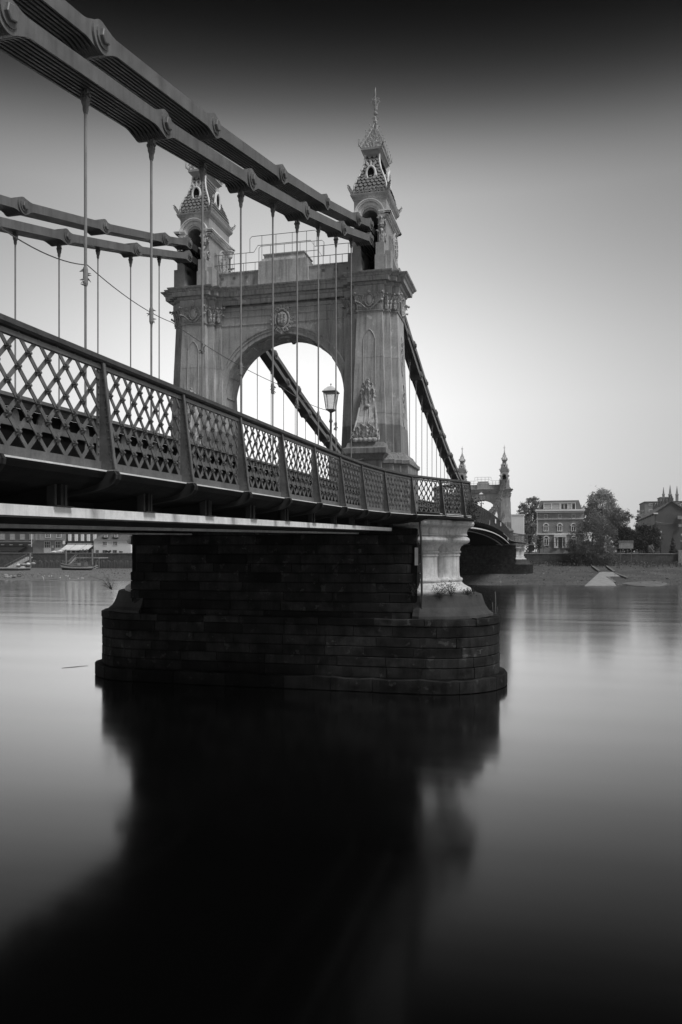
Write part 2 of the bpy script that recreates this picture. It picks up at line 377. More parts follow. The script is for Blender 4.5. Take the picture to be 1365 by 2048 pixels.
def make_pier(oy, oz, near):
    rr = random.Random(5)
    root = empty('river_pier', (0, oy, 0)); SHIFT = [.25]
    core = MB()
    def loop(cx, r, z, n=18):
        pts = [Vector((-cx, -r, z)), Vector((cx, -r, z))]
        for i in range(1, n): a = -PI/2+PI*i/n; pts.append(Vector((cx+r*math.cos(a), r*math.sin(a), z)))
        pts += [Vector((cx, r, z)), Vector((-cx, r, z))]
        for i in range(1, n): a = PI/2+PI*i/n; pts.append(Vector((-cx+r*math.cos(a), r*math.sin(a), z)))
        return pts
    sv = lambda L_: [p+Vector((.25, 0, 0)) for p in L_]
    core.stack([sv(loop(6.65, 3.2, -3)), sv(loop(6.65, 3.2, .55))]); core.stack([sv(loop(6.65, 2.93, .5)), sv(loop(6.65, 2.93, 3.04))])
    core.box(-6.88, 6.56, -2.42, 2.42, 3.0, 6.9)
    core.build('masonry_core', M_joint, root)
    joined = MB(); count = [0]
    def sink(P0, a, b, z0, z1, pr, jag):
        sh = SHIFT[0]; P = lambda u: (P0(u)[0]+Vector((sh, 0, 0)), P0(u)[1])
        pm, nm = P((a+b)/2)
        if near and (nm.y < .25) and z1 > .1:
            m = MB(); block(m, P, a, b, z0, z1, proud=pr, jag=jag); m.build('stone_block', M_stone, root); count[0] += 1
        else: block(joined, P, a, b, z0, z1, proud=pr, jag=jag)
    P, T = end_path(6.65, 3.33, 0)
    course(P, T, -.75, .0, 2.6, rr, sink); course(P, T, .0, .62, 2.2, rr, sink, .07)
    P, T = end_path(6.65, 3.0, 0)
    zs = [.55, 1.03, 1.45, 1.88, 2.31, 2.77]
    for a, b in zip(zs, zs[1:]): course(P, T, a, b, 1.8, rr, sink)
    P2, T2 = end_path(6.65, 3.03, 0); course(P2, T2, 2.77, 3.13, 1.9, rr, sink, .06)
    SHIFT[0] = -.16; P, T = rect_path(6.8, 2.5); zs = [2.9, 3.31, 3.73, 4.15, 4.57, 4.99, 5.4, 5.82, 6.24, 6.66, 6.95]
    for a, b in zip(zs, zs[1:]): course(P, T, a, b, 2.0, rr, sink)
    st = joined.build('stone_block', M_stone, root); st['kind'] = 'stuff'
    for sg in (1, -1):
        # curved stone cap
        cp = MB(); prof = [(2.86, 3.08), (2.84, 3.2), (2.66, 3.34), (2.52, 3.55), (2.43, 3.8), (2.36, 4.02), (2.3, 4.06)]
        loops = []
        for r, z in prof:
            pts = []
            for i in range(25):
                a = -PI/2+PI*i/24; ca, sa = math.cos(a), math.sin(a)
                f = 1/max(abs(ca*math.cos(PI/8))+abs(sa*math.sin(PI/8)), abs(ca*math.sin(PI/8))+abs(sa*math.cos(PI/8)))
                f = .55*1+.45*f*.97
                pts.append(Vector((sg*(6.7+r*ca*f)+(.42 if sg < 0 else 0), r*sa*f, z)))
            pts += [Vector((sg*6.4, r*.97, z)), Vector((sg*6.4, -r*.97, z))]
            loops.append(pts)
        cp.stack(loops); cp.build('cap_stone', M_cap, root)
        # cluster of three columns under the balcony
        prof = [(1.22, 4.02), (1.27, 4.06), (1.31, 4.13), (1.31, 4.2), (1.26, 4.28), (1.16, 4.33), (1.1, 4.36), (.99, 4.42), (.9, 4.5), (.85, 4.57), (.86, 4.59), (.9, 4.62), (.91, 4.67), (.88, 4.73), (.8, 4.76), (.77, 4.84), (.755, 5.0), (.75, 5.4), (.75, 5.71), (.79, 5.73), (.79, 5.8), (.76, 5.82), (.76, 5.85), (.82, 5.87), (.84, 5.91), (.82, 5.95), (.78, 5.98), (.79, 6.05), (.83, 6.15), (.92, 6.24), (1.0, 6.27), (1.12, 6.29), (1.2, 6.35), (1.23, 6.44), (1.2, 6.53), (1.1, 6.59), (1.05, 6.62), (1.14, 6.66), (1.1, 6.72), (1.1, 6.8), (1.13, 6.92), (1.2, 7.0), (1.3, 7.03), (1.4, 7.09), (1.44, 7.18), (1.4, 7.28), (1.3, 7.33), (1.2, 7.335)]
        for cx, cy in ((7.3, .55), (6.5, -1.1), (6.6, 2.1)):
            m = MB(); m.lathe(sg*cx, cy, prof, 40); o = m.build('column', M_column, root, True); smooth(o.data, 35)
        pl = MB(); pts = []
        for i in range(25):
            a = -PI/2+PI*i/24; pts.append(Vector((sg*(7.0+1.75*math.cos(a)), .1+2.6*math.sin(a), 7.33)))
        pts += [Vector((sg*5.5, 2.7, 7.33)), Vector((sg*5.5, -2.5, 7.33))]
        pl.prism(pts, (0, 0, .09)); pl.build('bearing_slab', M_deck, root)
    if near:
        # drain pipe, tie plate and hooks by the corner of the shaft
        m = MB(); m.tube([(6.78, -2.56, 3.2), (6.78, -2.56, 5.0), (6.76, -2.6, 6.4), (6.7, -2.6, 7.3)], .045, 8); m.build('drain_pipe', M_cap, root)
        m = MB(); m.box(6.48, 6.62, -2.56, -2.5, 5.35, 6.1); m.build('pale_plate', M_concrete, root)
    root['count'] = count[0]; del root['count']
    print('pier blocks', count[0])
    return root
pier = make_pier(0, 0, True)
tag(pier, 'near dark granite bridge pier with round ends standing in the water under the deck', 'bridge pier', 'river piers of the bridge')
pier2 = make_pier(SPAN, 0, False)
tag(pier2, 'far dark bridge pier standing on the mud at the opposite bank', 'bridge pier', 'river piers of the bridge')

# ================================================================== towers
LX = 4.25
def leg_loop(cx, z, e, d=0.):
    a, b, c, d1, d2, d3 = .57, .86, 1.16, 1.36, 1.08, .84
    q = [(a+e, -d1-e), (a+e, -d2-e), (b+e, -d2-e), (b+e, -d3-e), (c+e, -d3-e)]
    r = [(x, y) for x, y in q]+[(x, -y) for x, y in reversed(q)]
    l = [(-x, y) for x, y in r]; l.reverse()
    return [Vector((cx+x, y, z)) for x, y in r+l]
def make_tower():
    root = empty('bridge_tower', (0, 0, 7.4))
    def B(mbx, name, mat, parent=None, sm=False):
        o = mbx.build(name, mat, parent or root, sm)
        if (parent or root) is root: o.location = (0, 0, -7.4)
        return o
    E0 = .02
    for sg in (-1, 1):
        cx = sg*LX
        # tapering leg
        m = MB(); m.stack([leg_loop(cx, z, e) for z, e in ((7.0, .34), (16.7, 0), (17.9, 0))])
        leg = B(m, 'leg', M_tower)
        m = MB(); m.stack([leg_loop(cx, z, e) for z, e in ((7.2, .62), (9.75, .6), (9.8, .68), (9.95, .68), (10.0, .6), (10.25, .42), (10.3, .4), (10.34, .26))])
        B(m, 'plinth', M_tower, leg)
        # raised pointed panel outlines on the front, back and outer faces
        def panel(yf, z0, z1, w):
            mm = MB(); pts = []
            for i in range(7): a = PI*i/6; pts.append((w*math.cos(a)*-1, z0-.28*math.sin(a)))
            pts = [(-w, z1), (-w, z0+.12), (-w*1.15, z0+.05), (-w*.8, z0-.12), (0, z0-.38), (w*.8, z0-.12), (w*1.15, z0+.05), (w, z0+.12), (w, z1), (w*.75, z1+.22), (w*.3, z1+.4), (0, z1+.46), (-w*.3, z1+.4), (-w*.75, z1+.22), (-w, z1)]
            mm.tube([(cx+x, yf(z), z) for x, z in pts], .022, 5); return mm
        ef = lambda z: .34*(16.7-z)/9.7
        B(panel(lambda z: -1.36-ef(z)-.005, 13.3, 15.4, .27), 'panel_moulding', M_turret, leg)
        B(panel(lambda z: 1.36+ef(z)+.005, 13.3, 15.4, .27), 'panel_moulding', M_turret, leg)
        mm = MB(); xo = lambda z: cx+sg*(1.16+ef(z)+.01)
        for zc, rz, ry in ((14.9, .9, .3), (12.6, 1.0, .42)):
            mm.tube([(xo(zc+rz*math.sin(a*PI/10)), ry*math.cos(a*PI/10), zc+rz*math.sin(a*PI/10)) for a in range(21)], .03, 5)
            for i in range(7):
                aa = i*.9; mm.curl((xo(zc+.5*math.sin(aa*2)), .16*math.cos(aa*3), zc+.55*math.sin(aa)), (0, 1, 0), (0, 0, 1), .16, .03)
        B(mm, 'panel_moulding', M_turret, leg)
        # dark vertical cover strips and flange joints on the leg
        mm = MB()
        for zz in (12.1, 14.6):
            mm.stack([leg_loop(cx, zz, ef(zz)+.006), leg_loop(cx, zz+.03, ef(zz)+.006)])
        B(mm, 'plate_joint', M_tower, leg)
        # capital: bell, fluting, leaves, volutes and an oval cartouche
        m = MB(); m.stack([leg_loop(cx, z, e) for z, e in ((16.68, .045), (16.74, .045), (16.75, .02), (17.1, .03), (17.35, .08), (17.46, .12), (17.5, .12))])
        capi = B(m, 'capital', M_turret)
        m = MB(); rr = random.Random(3)
        faces = [((0, -1, 0), .57, 1.36, 1), ((0, 1, 0), .57, 1.36, 1), ((sg, 0, 0), .92, 1.16, 1), ((-sg, 0, 0), .92, 1.16, 0)]
        for nrm, hw, dist, cart in faces:
            n = Vector(nrm); u = Vector((-n.y, n.x, 0))
            c0 = Vector((cx, 0, 0))+n*(dist+.03)
            k_ = int(hw*2/.085)
            for i in range(k_):
                x = -hw+.04+(2*hw-.08)*i/(k_-1); p = c0+u*x; m.beam(p+Vector((0, 0, 16.76)), p+Vector((0, 0, 17.03-.1*abs(math.sin(i)))), .03, .06)
            for s2 in (-1, 1):
                m.tube([c0+u*(s2*x)+n*o+Vector((0, 0, z)) for x, o, z in ((.06, .03, 16.76), (hw*.35, .06, 16.85), (hw*.7, .09, 17.03), (hw*1.0, .14, 17.1))], [.03, .03, .035, .04], 6)
                m.ball(c0+u*(s2*(hw+.02))+n*.14+Vector((0, 0, 17.1)), .055, 8, 6)
                m.ball(c0+u*(s2*(hw+.06))+n*.2+Vector((0, 0, 17.44)), .06, 8, 6)
                for q in range(4):
                    x = hw*(.35+.2*q); m.leaf(c0+u*(s2*x)+Vector((0, 0, 16.98+.03*q)), (s2*u.x*.25, s2*u.y*.25, 1), n, .2, .46, 1.1)
                    m.leaf(c0+u*(s2*x*.9)+Vector((0, 0, 16.9)), (u.x*s2*.6, u.y*s2*.6, 1), n, .13, .24, .6)
            m.ball(c0+n*.1+Vector((0, 0, 17.5)), .08, 8, 6)
        for sx_ in (-1, 1):
            for sy_ in (-1, 1):
                for px_, py_, nx, ny in ((.74, 1.14, 0, 1), (1.03, .92, 0, 1), (.9, 1.03, 1, 0), (1.1, .93, 1, .5)):
                    n = Vector((sx_*nx, sy_*ny, 0)); m.leaf((cx+sx_*px_, sy_*py_, 16.8), (0, 0, 1), n, .26, .62, .9); m.leaf((cx+sx_*px_, sy_*(py_+.01), 16.78), (0, 0, 1), n, .2, .35, .9)
                    m.ball((cx+sx_*(px_+.05)+n.x*.12, sy_*py_+n.y*.16, 17.42), .05, 8, 6)
        lv = B(m, 'leaf_carving', M_orn, capi)
        for sy_ in (-1, 1):
            m = MB(); c = Vector((cx, sy_*1.47, 17.15)); m.ball(c, (.15, .05, .23), 16, 10); m.ring(c, (1, 0, 0), (0, 0, 1), .18, .27, .03, 20, 6)
            B(m, 'oval_cartouche', M_turret, capi, True)
        # console bracket with carved leaves on a moulded ledge
        for sy_ in (-1, 1):
            m = MB()
            def lp(z, w, y1): return [Vector((cx-w, -sy_*0+sy_*1.3, z)), Vector((cx+w, sy_*1.3, z)), Vector((cx+w, sy_*y1, z)), Vector((cx-w, sy_*y1, z))]
            m.stack([lp(z, w, y) for z, w, y in ((7.4, .7, 2.15), (9.9, .7, 2.15), (9.95, .78, 2.25), (10.1, .85, 2.38), (10.2, .97, 2.5), (10.42, .97, 2.5), (10.46, .9, 2.4), (10.5, .85, 2.3), (10.7, .8, 2.2))])
            B(m, 'console_ledge', M_tower, leg)
            m = MB()
            m.stack([lp(z, w, y) for z, w, y in ((10.7, .46, 2.22), (10.95, .52, 2.3), (11.2, .5, 2.28), (11.5, .44, 2.08), (11.9, .4, 1.9), (12.4, .33, 1.78), (12.8, .27, 1.74), (13.0, .25, 1.78), (13.2, .22, 1.74), (13.4, .16, 1.6))])
            con = B(m, 'console', M_tower)
            m = MB(); n = Vector((0, sy_, 0))
            for x, z, w, h, o in ((0, 10.9, .5, .55, 2.28), (-.27, 10.85, .34, .6, 2.26), (.27, 10.85, .34, .6, 2.26), (-.14, 11.15, .26, .4, 2.2), (.14, 11.15, .26, .4, 2.2), (0, 12.35, .5, .9, 1.75), (-.18, 12.45, .32, .75, 1.74), (.18, 12.45, .32, .75, 1.74), (0, 12.95, .34, .6, 1.75), (-.15, 13.0, .2, .45, 1.7), (.15, 13.0, .2, .45, 1.7), (0, 13.25, .22, .4, 1.62)):
                m.leaf((cx+x, sy_*o, z), (x*.5, 0, 1), n, w, h, .55)
            for x in (-.42, -.21, 0, .21, .42): m.ball((cx+x, sy_*2.3, 10.8), (.14, .09, .1), 8, 6)
            for i in range(12): m.ball((cx, sy_*(2.15-.04*i), 11.25+i*.09), .045, 6, 5)
            m.tube([(cx-.09, sy_*2.2, 11.2), (cx-.1, sy_*1.9, 11.9), (cx-.08, sy_*1.78, 12.4)], .03, 5); m.tube([(cx+.09, sy_*2.2, 11.2), (cx+.1, sy_*1.9, 11.9), (cx+.08, sy_*1.78, 12.4)], .03, 5)
            m.ball((cx, sy_*1.82, 12.36), (.13, .1, .09), 10, 6)
            for s2 in (-1, 1):
                m.curl((cx+s2*.52, sy_*2.0, 11.0), (0, sy_, 0), (0, 0, 1), .3, .045, 1.5, 16); m.curl((cx+s2*.3, sy_*1.62, 12.9), (0, sy_, 0), (0, 0, 1), .22, .04, 1.4, 14)
                m.tube([(cx+s2*.5, sy_*2.26, 11.2), (cx+s2*.44, sy_*2.0, 11.7), (cx+s2*.36, sy_*1.8, 12.3)], .04, 5)
            B(m, 'leaf_carving', M_orn, con)
    # arch wall between the legs
    R, ZC, HY = 2.93, 13.15, .78
    m = MB(); n = 40; top = 17.9
    for i in range(n):
        a0, a1 = PI*i/n, PI*(i+1)/n
        x0, z0, x1, z1 = -R*math.cos(a0), ZC+R*math.sin(a0), -R*math.cos(a1), ZC+R*math.sin(a1)
        for y in (-HY, HY): m.add([(x0, y, z0), (x1, y, z1), (x1, y, top), (x0, y, top)], [(0, 1, 2, 3)])
        m.add([(x0, -HY, z0), (x1, -HY, z1), (x1, HY, z1), (x0, HY, z0)], [(0, 1, 2, 3)])
    for sg in (-1, 1): m.box(sg*R if sg > 0 else -3.5, 3.5 if sg > 0 else -R, -HY, HY, 7.2, 13.2) if True else None
    for sg in (-1, 1):
        xs = sorted((sg*R, sg*3.5)); m.box(xs[0], xs[1], -HY-.001, HY+.001, 13.2, top-.002)
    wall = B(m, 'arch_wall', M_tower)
    m = MB()
    for y0, y1, r0, r1 in ((-HY-.05, -HY+.01, R+.02, R+.2), (-HY-.09, -HY+.01, R+.2, R+.32), (-HY-.13, -HY+.01, R+.32, R+.38), (HY-.01, HY+.05, R+.02, R+.2), (HY-.01, HY+.09, R+.2, R+.32), (HY-.01, HY+.13, R+.32, R+.38)):
        loops = []
        for i in range(-6, n+7):
            if i < 0: x, z, dx, dz = -1, 0, 0, 0; off = i*.5
            a = PI*min(max(i, 0), n)/n; dz = -.8*(-i) if i < 0 else (-.8*(i-n) if i > n else 0)
            ca, sa = -math.cos(a), math.sin(a)
            loops.append([Vector((ca*r0, y0, ZC+sa*r0+dz)), Vector((ca*r1, y0, ZC+sa*r1+dz)), Vector((ca*r1, y1, ZC+sa*r1+dz)), Vector((ca*r0, y1, ZC+sa*r0+dz))])
        m.stack(loops)
    B(m, 'arch_moulding', M_tower, wall)
    m = MB()                                             # soffit panels and roundel
    for i in range(9):
        if i == 4: continue
        a0, a1 = PI*(i+.12)/9, PI*(i+.88)/9; loops = []
        for k_ in range(5):
            a = a0+(a1-a0)*k_/4; ca, sa = -math.cos(a), math.sin(a); loops.append([Vector((ca*rr_, y, ZC+sa*rr_)) for rr_, y in ((R+.01, -.5), (R-.05, -.5), (R-.05, .5), (R+.01, .5))])
        m.stack(loops)
    m.lathe(0, 0, [(.5, ZC+R+.02), (.48, ZC+R-.08), (.4, ZC+R-.1), (.3, ZC+R-.06), (.1, ZC+R-.06), (.09, ZC+R-.14)], 24)
    B(m, 'soffit_panel', M_tower, wall)
    m = MB()                                             # string courses on the spandrels
    for y in (-1, 1):
        for z, p, h in ((16.62, .035, .05), (17.02, .03, .04), (17.3, .05, .06), (17.5, .1, .09)):
            ys = sorted((y*(HY-.01), y*(HY+p))); m.box(-3.15, 3.15, ys[0], ys[1], z, z+h)
    B(m, 'string_course', M_tower, wall)
    for sy_ in (-1, 1):
        m = MB(); c = Vector((0, sy_*(HY+.12), 16.75)); m.ball(c, (.26, .14, .36), 16, 10); m.ring(c, (1, 0, 0), (0, 0, 1), .34, .45, .06, 24, 6)
        for i in range(18):
            a = 2*PI*i/18; d = Vector((math.cos(a), 0, math.sin(a)*1.2)); m.leaf(c+d*.32, d, (0, sy_, 0), .17, .3, .6)
        for s2 in (-1, 1): m.curl(c+Vector((s2*.16, sy_*.06, -.52)), (s2, 0, 0), (0, 0, 1), .12, .035); m.curl(c+Vector((s2*.2, sy_*.05, .42)), (s2, 0, 0), (0, 0, 1), .12, .035)
        m.leaf(c+Vector((0, sy_*.04, -.72)), (0, 0, 1), (0, sy_, 0), .26, .34, .6)
        for i in range(14): m.ball(c+Vector((.16*math.sin(i*2.1), sy_*.12, .2*math.cos(i*1.3))), .045, 6, 4)
        B(m, 'keystone_cartouche', M_orn)
    # cornice round both legs and along the span
    cprof = [(17.5, .10), (17.8, .10), (17.83, .16), (17.92, .2), (17.93, .36), (18.12, .38), (18.14, .42), (18.2, .45), (18.26, .53), (18.32, .55), (18.34, .5)]
    for sg in (-1, 1):
        m = MB(); m.stack([leg_loop(sg*LX, z, e) for z, e in cprof]); B(m, 'cornice', M_tower)
    m = MB(); m.stack([[Vector((-3.3, -HY-e, z-.003)), Vector((3.3, -HY-e, z-.003)), Vector((3.3, HY+e, z-.003)), Vector((-3.3, HY+e, z-.003))] for z, e in cprof])
    B(m, 'cornice', M_tower)
    # parapet with raised block
    m = MB(); m.box(-3.4, 3.4, -.55, .55, 18.3, 19.2); m.box(-3.42, 3.42, -.6, .6, 19.2, 19.26); m.box(-1.9, -1.86, -.57, -.54, 18.34, 19.2); par = B(m, 'parapet', M_tower)
    m = MB(); m.stack([[Vector((-a, -b, z)), Vector((a, -b, z)), Vector((a, b, z)), Vector((-a, b, z))] for z, a, b in ((18.32, 1.22, .85), (19.55, 1.2, .83), (19.58, 1.1, .76), (19.7, 1.05, .72), (19.72, .98, .66), (19.86, .98, .66), (19.88, 1.02, .7), (19.93, 1.02, .7))])
    B(m, 'parapet_block', M_tower, par)
    # guard rails on top
    m = MB()
    for y in (-.62, .62):
        for z in (19.62, 20.1):
            m.tube([(-3.5, y, z), (-1.5, y, z), (-1.3, y, z+(.3 if z > 20 else 0)), (1.3, y, z+(.3 if z > 20 else 0)), (1.5, y, z), (3.5, y, z)], .014, 6)
        m.tube([(-1.7, y, 20.1), (-1.7, y, 20.75), (-1.6, y, 20.85), (1.5, y, 20.85), (1.6, y, 20.75), (1.6, y, 20.1)], .014, 6)
        for x in (-3.1, -2.5, -1.9, -1.1, -.4, .4, 1.1, 1.9, 2.5, 3.1):
            zt = 20.1 if abs(x) > 1.7 else 20.85
            m.tube([(x, y, 18.9 if abs(x) > 1.2 else 19.5), (x, y, zt)], .013, 5)
            m.beam((x, y-.01, 18.95 if abs(x) > 1.2 else 19.6), (x, y+.01, 18.95 if abs(x) > 1.2 else 19.6), .14, .12)
    B(m, 'guard_rail', M_iron)
    # turrets
    for sg in (-1, 1):
        cx = sg*LX
        def rl(z, w, d): return [Vector((cx-w, -d, z)), Vector((cx+w, -d, z)), Vector((cx+w, d, z)), Vector((cx-w, d, z))]
        m = MB()
        for s2 in (-1, 1):
            xs = sorted((cx+s2*.36, cx+s2*.74)); m.box(xs[0], xs[1], -1.22, 1.22, 18.3, 20.9)
        # arched head
        k_ = 16
        for i in range(k_):
            a0, a1 = PI*i/k_, PI*(i+1)/k_; r = .36; zc = 20.88
            p = [(cx-r*math.cos(a0), zc+r*math.sin(a0)), (cx-r*math.cos(a1), zc+r*math.sin(a1))]
            for y in (-1.22, 1.22): m.add([(p[0][0], y, p[0][1]), (p[1][0], y, p[1][1]), (p[1][0], y, 21.8), (p[0][0], y, 21.8)], [(0, 1, 2, 3)])
            m.add([(p[0][0], -1.22, p[0][1]), (p[1][0], -1.22, p[1][1]), (p[1][0], 1.22, p[1][1]), (p[0][0], 1.22, p[0][1])], [(0, 1, 2, 3)])
        for s2 in (-1, 1):
            xs = sorted((cx+s2*.36, cx+s2*.74)); m.box(xs[0], xs[1], -1.22, 1.22, 20.9, 21.8)
        tur = B(m, 'turret', M_turret)
        m = MB()
        m.box(cx-.35, cx+.35, .25, .35, 18.3, 21.2)                  # dark sheet standing for the shade inside the chain opening
        B(m, 'chain_opening_shade', M_dark, tur)
        # stepped pedestals either side of the slot
        for s2 in (-1, 1):
            for y in (-1, 1):
                m = MB()
                for x0, x1, d, z in ((.34, .72, 1.62, 19.62), (.31, .8, 1.68, 19.05), (.34, .98, 1.42, 19.3)):
                    xs = sorted((cx+s2*x0, cx+s2*x1)); ys = sorted((y*.9, y*d)); m.box(xs[0], xs[1], ys[0], ys[1], 18.3, z)
                B(m, 'pedestal', M_turret, tur)
                m = MB(); px_ = cx+s2*.55; yy = y*1.42; nn = Vector((0, y, 0))
                m.ball((px_, yy, 19.95), (.17, .17, .36), 10, 8); m.ball((px_, yy, 20.62), (.14, .14, .26), 10, 8); m.box(px_-.14, px_+.14, min(y*1.2, y*1.5), max(y*1.2, y*1.5), 20.78, 20.88)
                for aa in (0, .9, -.9):
                    d = Vector((math.sin(aa), y*math.cos(aa), 0)); m.leaf(Vector((px_, y*1.42, 19.65))+d*.12, (0, 0, 1), d, .26, .6, .5); m.leaf(Vector((px_, y*1.42, 20.35))+d*.08, (0, 0, 1), d, .2, .46, .7); m.leaf(Vector((px_, y*1.42, 20.78))+d*.08, (0, 0, -1), d, .18, .4, .5)
                m.curl((px_+s2*.17, y*1.25, 19.9), (0, y, 0), (0, 0, 1), .2, .04); m.curl((px_+s2*.17, y*1.3, 20.6), (0, y, 0), (0, 0, 1), .14, .03)
                B(m, 'scroll_figure', M_orn, tur)
        # outer scroll buttress and oval cartouche on the side
        for s2 in (-1, 1):
            m = MB(); pr = [(.7, 18.3), (1.42 if s2 == sg else 1.0, 18.3), (1.3 if s2 == sg else .98, 18.5), (1.08 if s2 == sg else .95, 18.8), (.96, 19.2), (.9, 19.7), (.86, 20.2), (.7, 20.3)]
            m.prism([(cx+s2*x, -.62, z) for x, z in pr], (0, 1.24, 0))
            B(m, 'scroll_buttress', M_turret, tur)
            m = MB(); c = Vector((cx+s2*.93, 0, 19.85)); m.ball(c, (.06, .42, .58), 16, 10); m.ring(c, (0, 1, 0), (0, 0, 1), .48, .66, .05, 24, 6)
            for i in range(12):
                a = 2*PI*i/12; m.curl(c+Vector((s2*.05, .26*math.cos(a), .36*math.sin(a))), (0, 1, 0), (0, 0, 1), .11, .03, 1.2, 8)
            B(m, 'oval_cartouche', M_orn, tur)
        # moulding at the arch spring, rising over the arch as a hood
        m = MB()
        def ringbox(z0, z1, e):
            m.box(cx-.74-e, cx+.74+e, 1.22, 1.22+e, z0, z1); 
            for s2 in (-1, 1):
                xs = sorted((cx+s2*.70, cx+s2*(.74+e))); m.box(xs[0], xs[1], -1.22-e, 1.22+e-.002, z0, z1)
                xs = sorted((cx+s2*.42, cx+s2*(.74+e-.002))); m.box(xs[0], xs[1], -1.22-e+.001, -1.2, z0, z1)
        for z0, z1, e in ((20.86, 20.92, .04), (20.92, 21.0, .10), (21.0, 21.06, .2), (21.06, 21.12, .24)): ringbox(z0, z1, e)
        for y in (-1, 1):
            for r0, r1, p in ((.37, .43, .05), (.43, .58, .1), (.58, .66, .2), (.66, .7, .24)):
                loops = []
                for i in range(17):
                    a = PI*i/16; ca, sa = -math.cos(a), math.sin(a); ys = sorted((y*1.2, y*(1.22+p)))
                    loops.append([Vector((cx+ca*r_, yy, 20.98+sa*r_)) for r_, yy in ((r0, ys[0]), (r1, ys[0]), (r1, ys[1]), (r0, ys[1]))])
                m.stack(loops)
        B(m, 'hood_moulding', M_trim, tur)
        m = MB(); m.stack([rl(z, .74+e, 1.22+e) for z, e in ((21.72, .02), (21.78, .04), (21.84, .1), (21.92, .14), (21.97, .15), (21.98, .1))]); B(m, 'turret_cornice', M_turret, tur)
        # swept roof with scales
        rprof = [(21.97, .76, 1.24), (22.1, .765, 1.24), (22.4, .73, 1.2), (22.65, .66, 1.12), (22.9, .56, 1.02), (23.2, .44, .9), (23.5, .365, .81), (23.75, .335, .76), (23.95, .33, .74)]
        m = MB(); m.stack([rl(z, w, d) for z, w, d in rprof]); B(m, 'roof', M_ironshade, tur)
        def dims(z):
            for (za, wa, da), (zb, wb, db) in zip(rprof, rprof[1:]):
                if za <= z <= zb: f = (z-za)/(zb-za); return wa+(wb-wa)*f, da+(db-da)*f
            return rprof[-1][1:]
        m = MB(); row = 0; z = 22.02
        while z < 23.85:
            hgt = .2; w0, d0 = dims(z); w1, d1 = dims(min(z+hgt, 23.94))
            for face in range(4):
                half, half1, dist, dist1 = (w0, w1, d0, d1) if face % 2 == 0 else (d0, d1, w0, w1)
                n = Vector([(0, -1, 0), (1, 0, 0), (0, 1, 0), (-1, 0, 0)][face]); u = Vector((-n.y, n.x, 0)); cnt = max(2, int(round(2*half/.2)))
                for i in range(cnt+1 if row % 2 else cnt):
                    x = -half+2*half*((i+.5) if row % 2 == 0 else i)/cnt; hw = half/cnt*.93
                    def pt(dx, f, o):
                        xx = max(-half, min(half, x+dx)); return Vector((cx, 0, 0))+u*(xx*(1-f)+xx*(half1/half)*f)+n*(dist*(1-f)+dist1*f+o)+Vector((0, 0, z+hgt*f))
                    m.add([pt(-hw, .9, .008), pt(-hw, .45, .035), pt(-hw*.6, .12, .055), pt(0, -.02, .062), pt(hw*.6, .12, .055), pt(hw, .45, .035), pt(hw, .9, .008)], [(0, 1, 2, 3, 4, 5, 6)])
            z += hgt*.8; row += 1
        o = B(m, 'roof_scale', M_scale, tur); o['kind'] = 'stuff'
        # corner ribs
        for a in (-1, 1):
            for b in (-1, 1): m = MB(); m.tube([(cx+a*w, b*d, z) for z, w, d in rprof], .045, 6); B(m, 'corner_rib', M_trim, tur)
        # oval dormers
        for face in range(4):
            n = Vector([(0, -1, 0), (1, 0, 0), (0, 1, 0), (-1, 0, 0)][face]); u = Vector((-n.y, n.x, 0)); big = 1.0 if face % 2 == 0 else 1.25
            dist = (1.02 if face % 2 == 0 else .6)
            c = Vector((cx, 0, 22.98))+n*(dist+.03)
            m = MB(); m.ring(c, u, (0, 0, 1), .2*big, .31*big, .055*big, 24, 8)
            m.beam(c+u*-.3*big+Vector((0, 0, -.4*big)), c+u*.3*big+Vector((0, 0, -.4*big)), .12, .06)
            for s2 in (-1, 1): m.curl(c+u*(s2*.27*big)+Vector((0, 0, -.26*big)), u*s2, (0, 0, 1), .11*big, .035); m.tube([c+u*(s2*.22*big)+Vector((0, 0, .05)), c+u*(s2*.27*big)+Vector((0, 0, -.15*big))], .04, 6)
            for q in range(3): m.leaf(c+u*(.1*(q-1))+Vector((0, 0, .33*big)), u*(.6*(q-1))+Vector((0, 0, 1)), n, .12, .26, .4)
            # box that carries the opening out from the slope
            m.stack([[c+u*(.18*big*math.cos(a*PI/8))+Vector((0, 0, .29*big*math.sin(a*PI/8)))-n*o for a in range(16)] for o in (.0, .55)])
            B(m, 'dormer', M_trim, tur)
            m = MB(); m.stack([[c+u*(.165*big*math.cos(a*PI/8))+Vector((0, 0, .27*big*math.sin(a*PI/8)))+n*o for a in range(16)] for o in (.004, .012)])
            B(m, 'dormer_opening', M_dark, tur)  # flat dark disc drawn as the shaded inside of the dormer
        # cresting at the foot of the roof
        m = MB()
        for face in range(4):
            n = Vector([(0, -1, 0), (1, 0, 0), (0, 1, 0), (-1, 0, 0)][face]); u = Vector((-n.y, n.x, 0)); half, dist = (.82, 1.3) if face % 2 == 0 else (1.3, .82)
            cnt = int(2*half/.13)
            for i in range(cnt):
                x = -half+2*half*(i+.5)/cnt; c = Vector((cx, 0, 22.07))+u*x+n*dist; m.curl(c, u*(1 if i % 2 else -1), (0, 0, 1), .065, .016, 1.1, 7); m.curl(c+Vector((0, 0, .1)), u*(-1 if i % 2 else 1), (0, 0, 1), .05, .014, 1.0, 6)
            m.tube([Vector((cx, 0, 21.99))+u*-half+n*dist, Vector((cx, 0, 21.99))+u*half+n*dist], .02, 5)
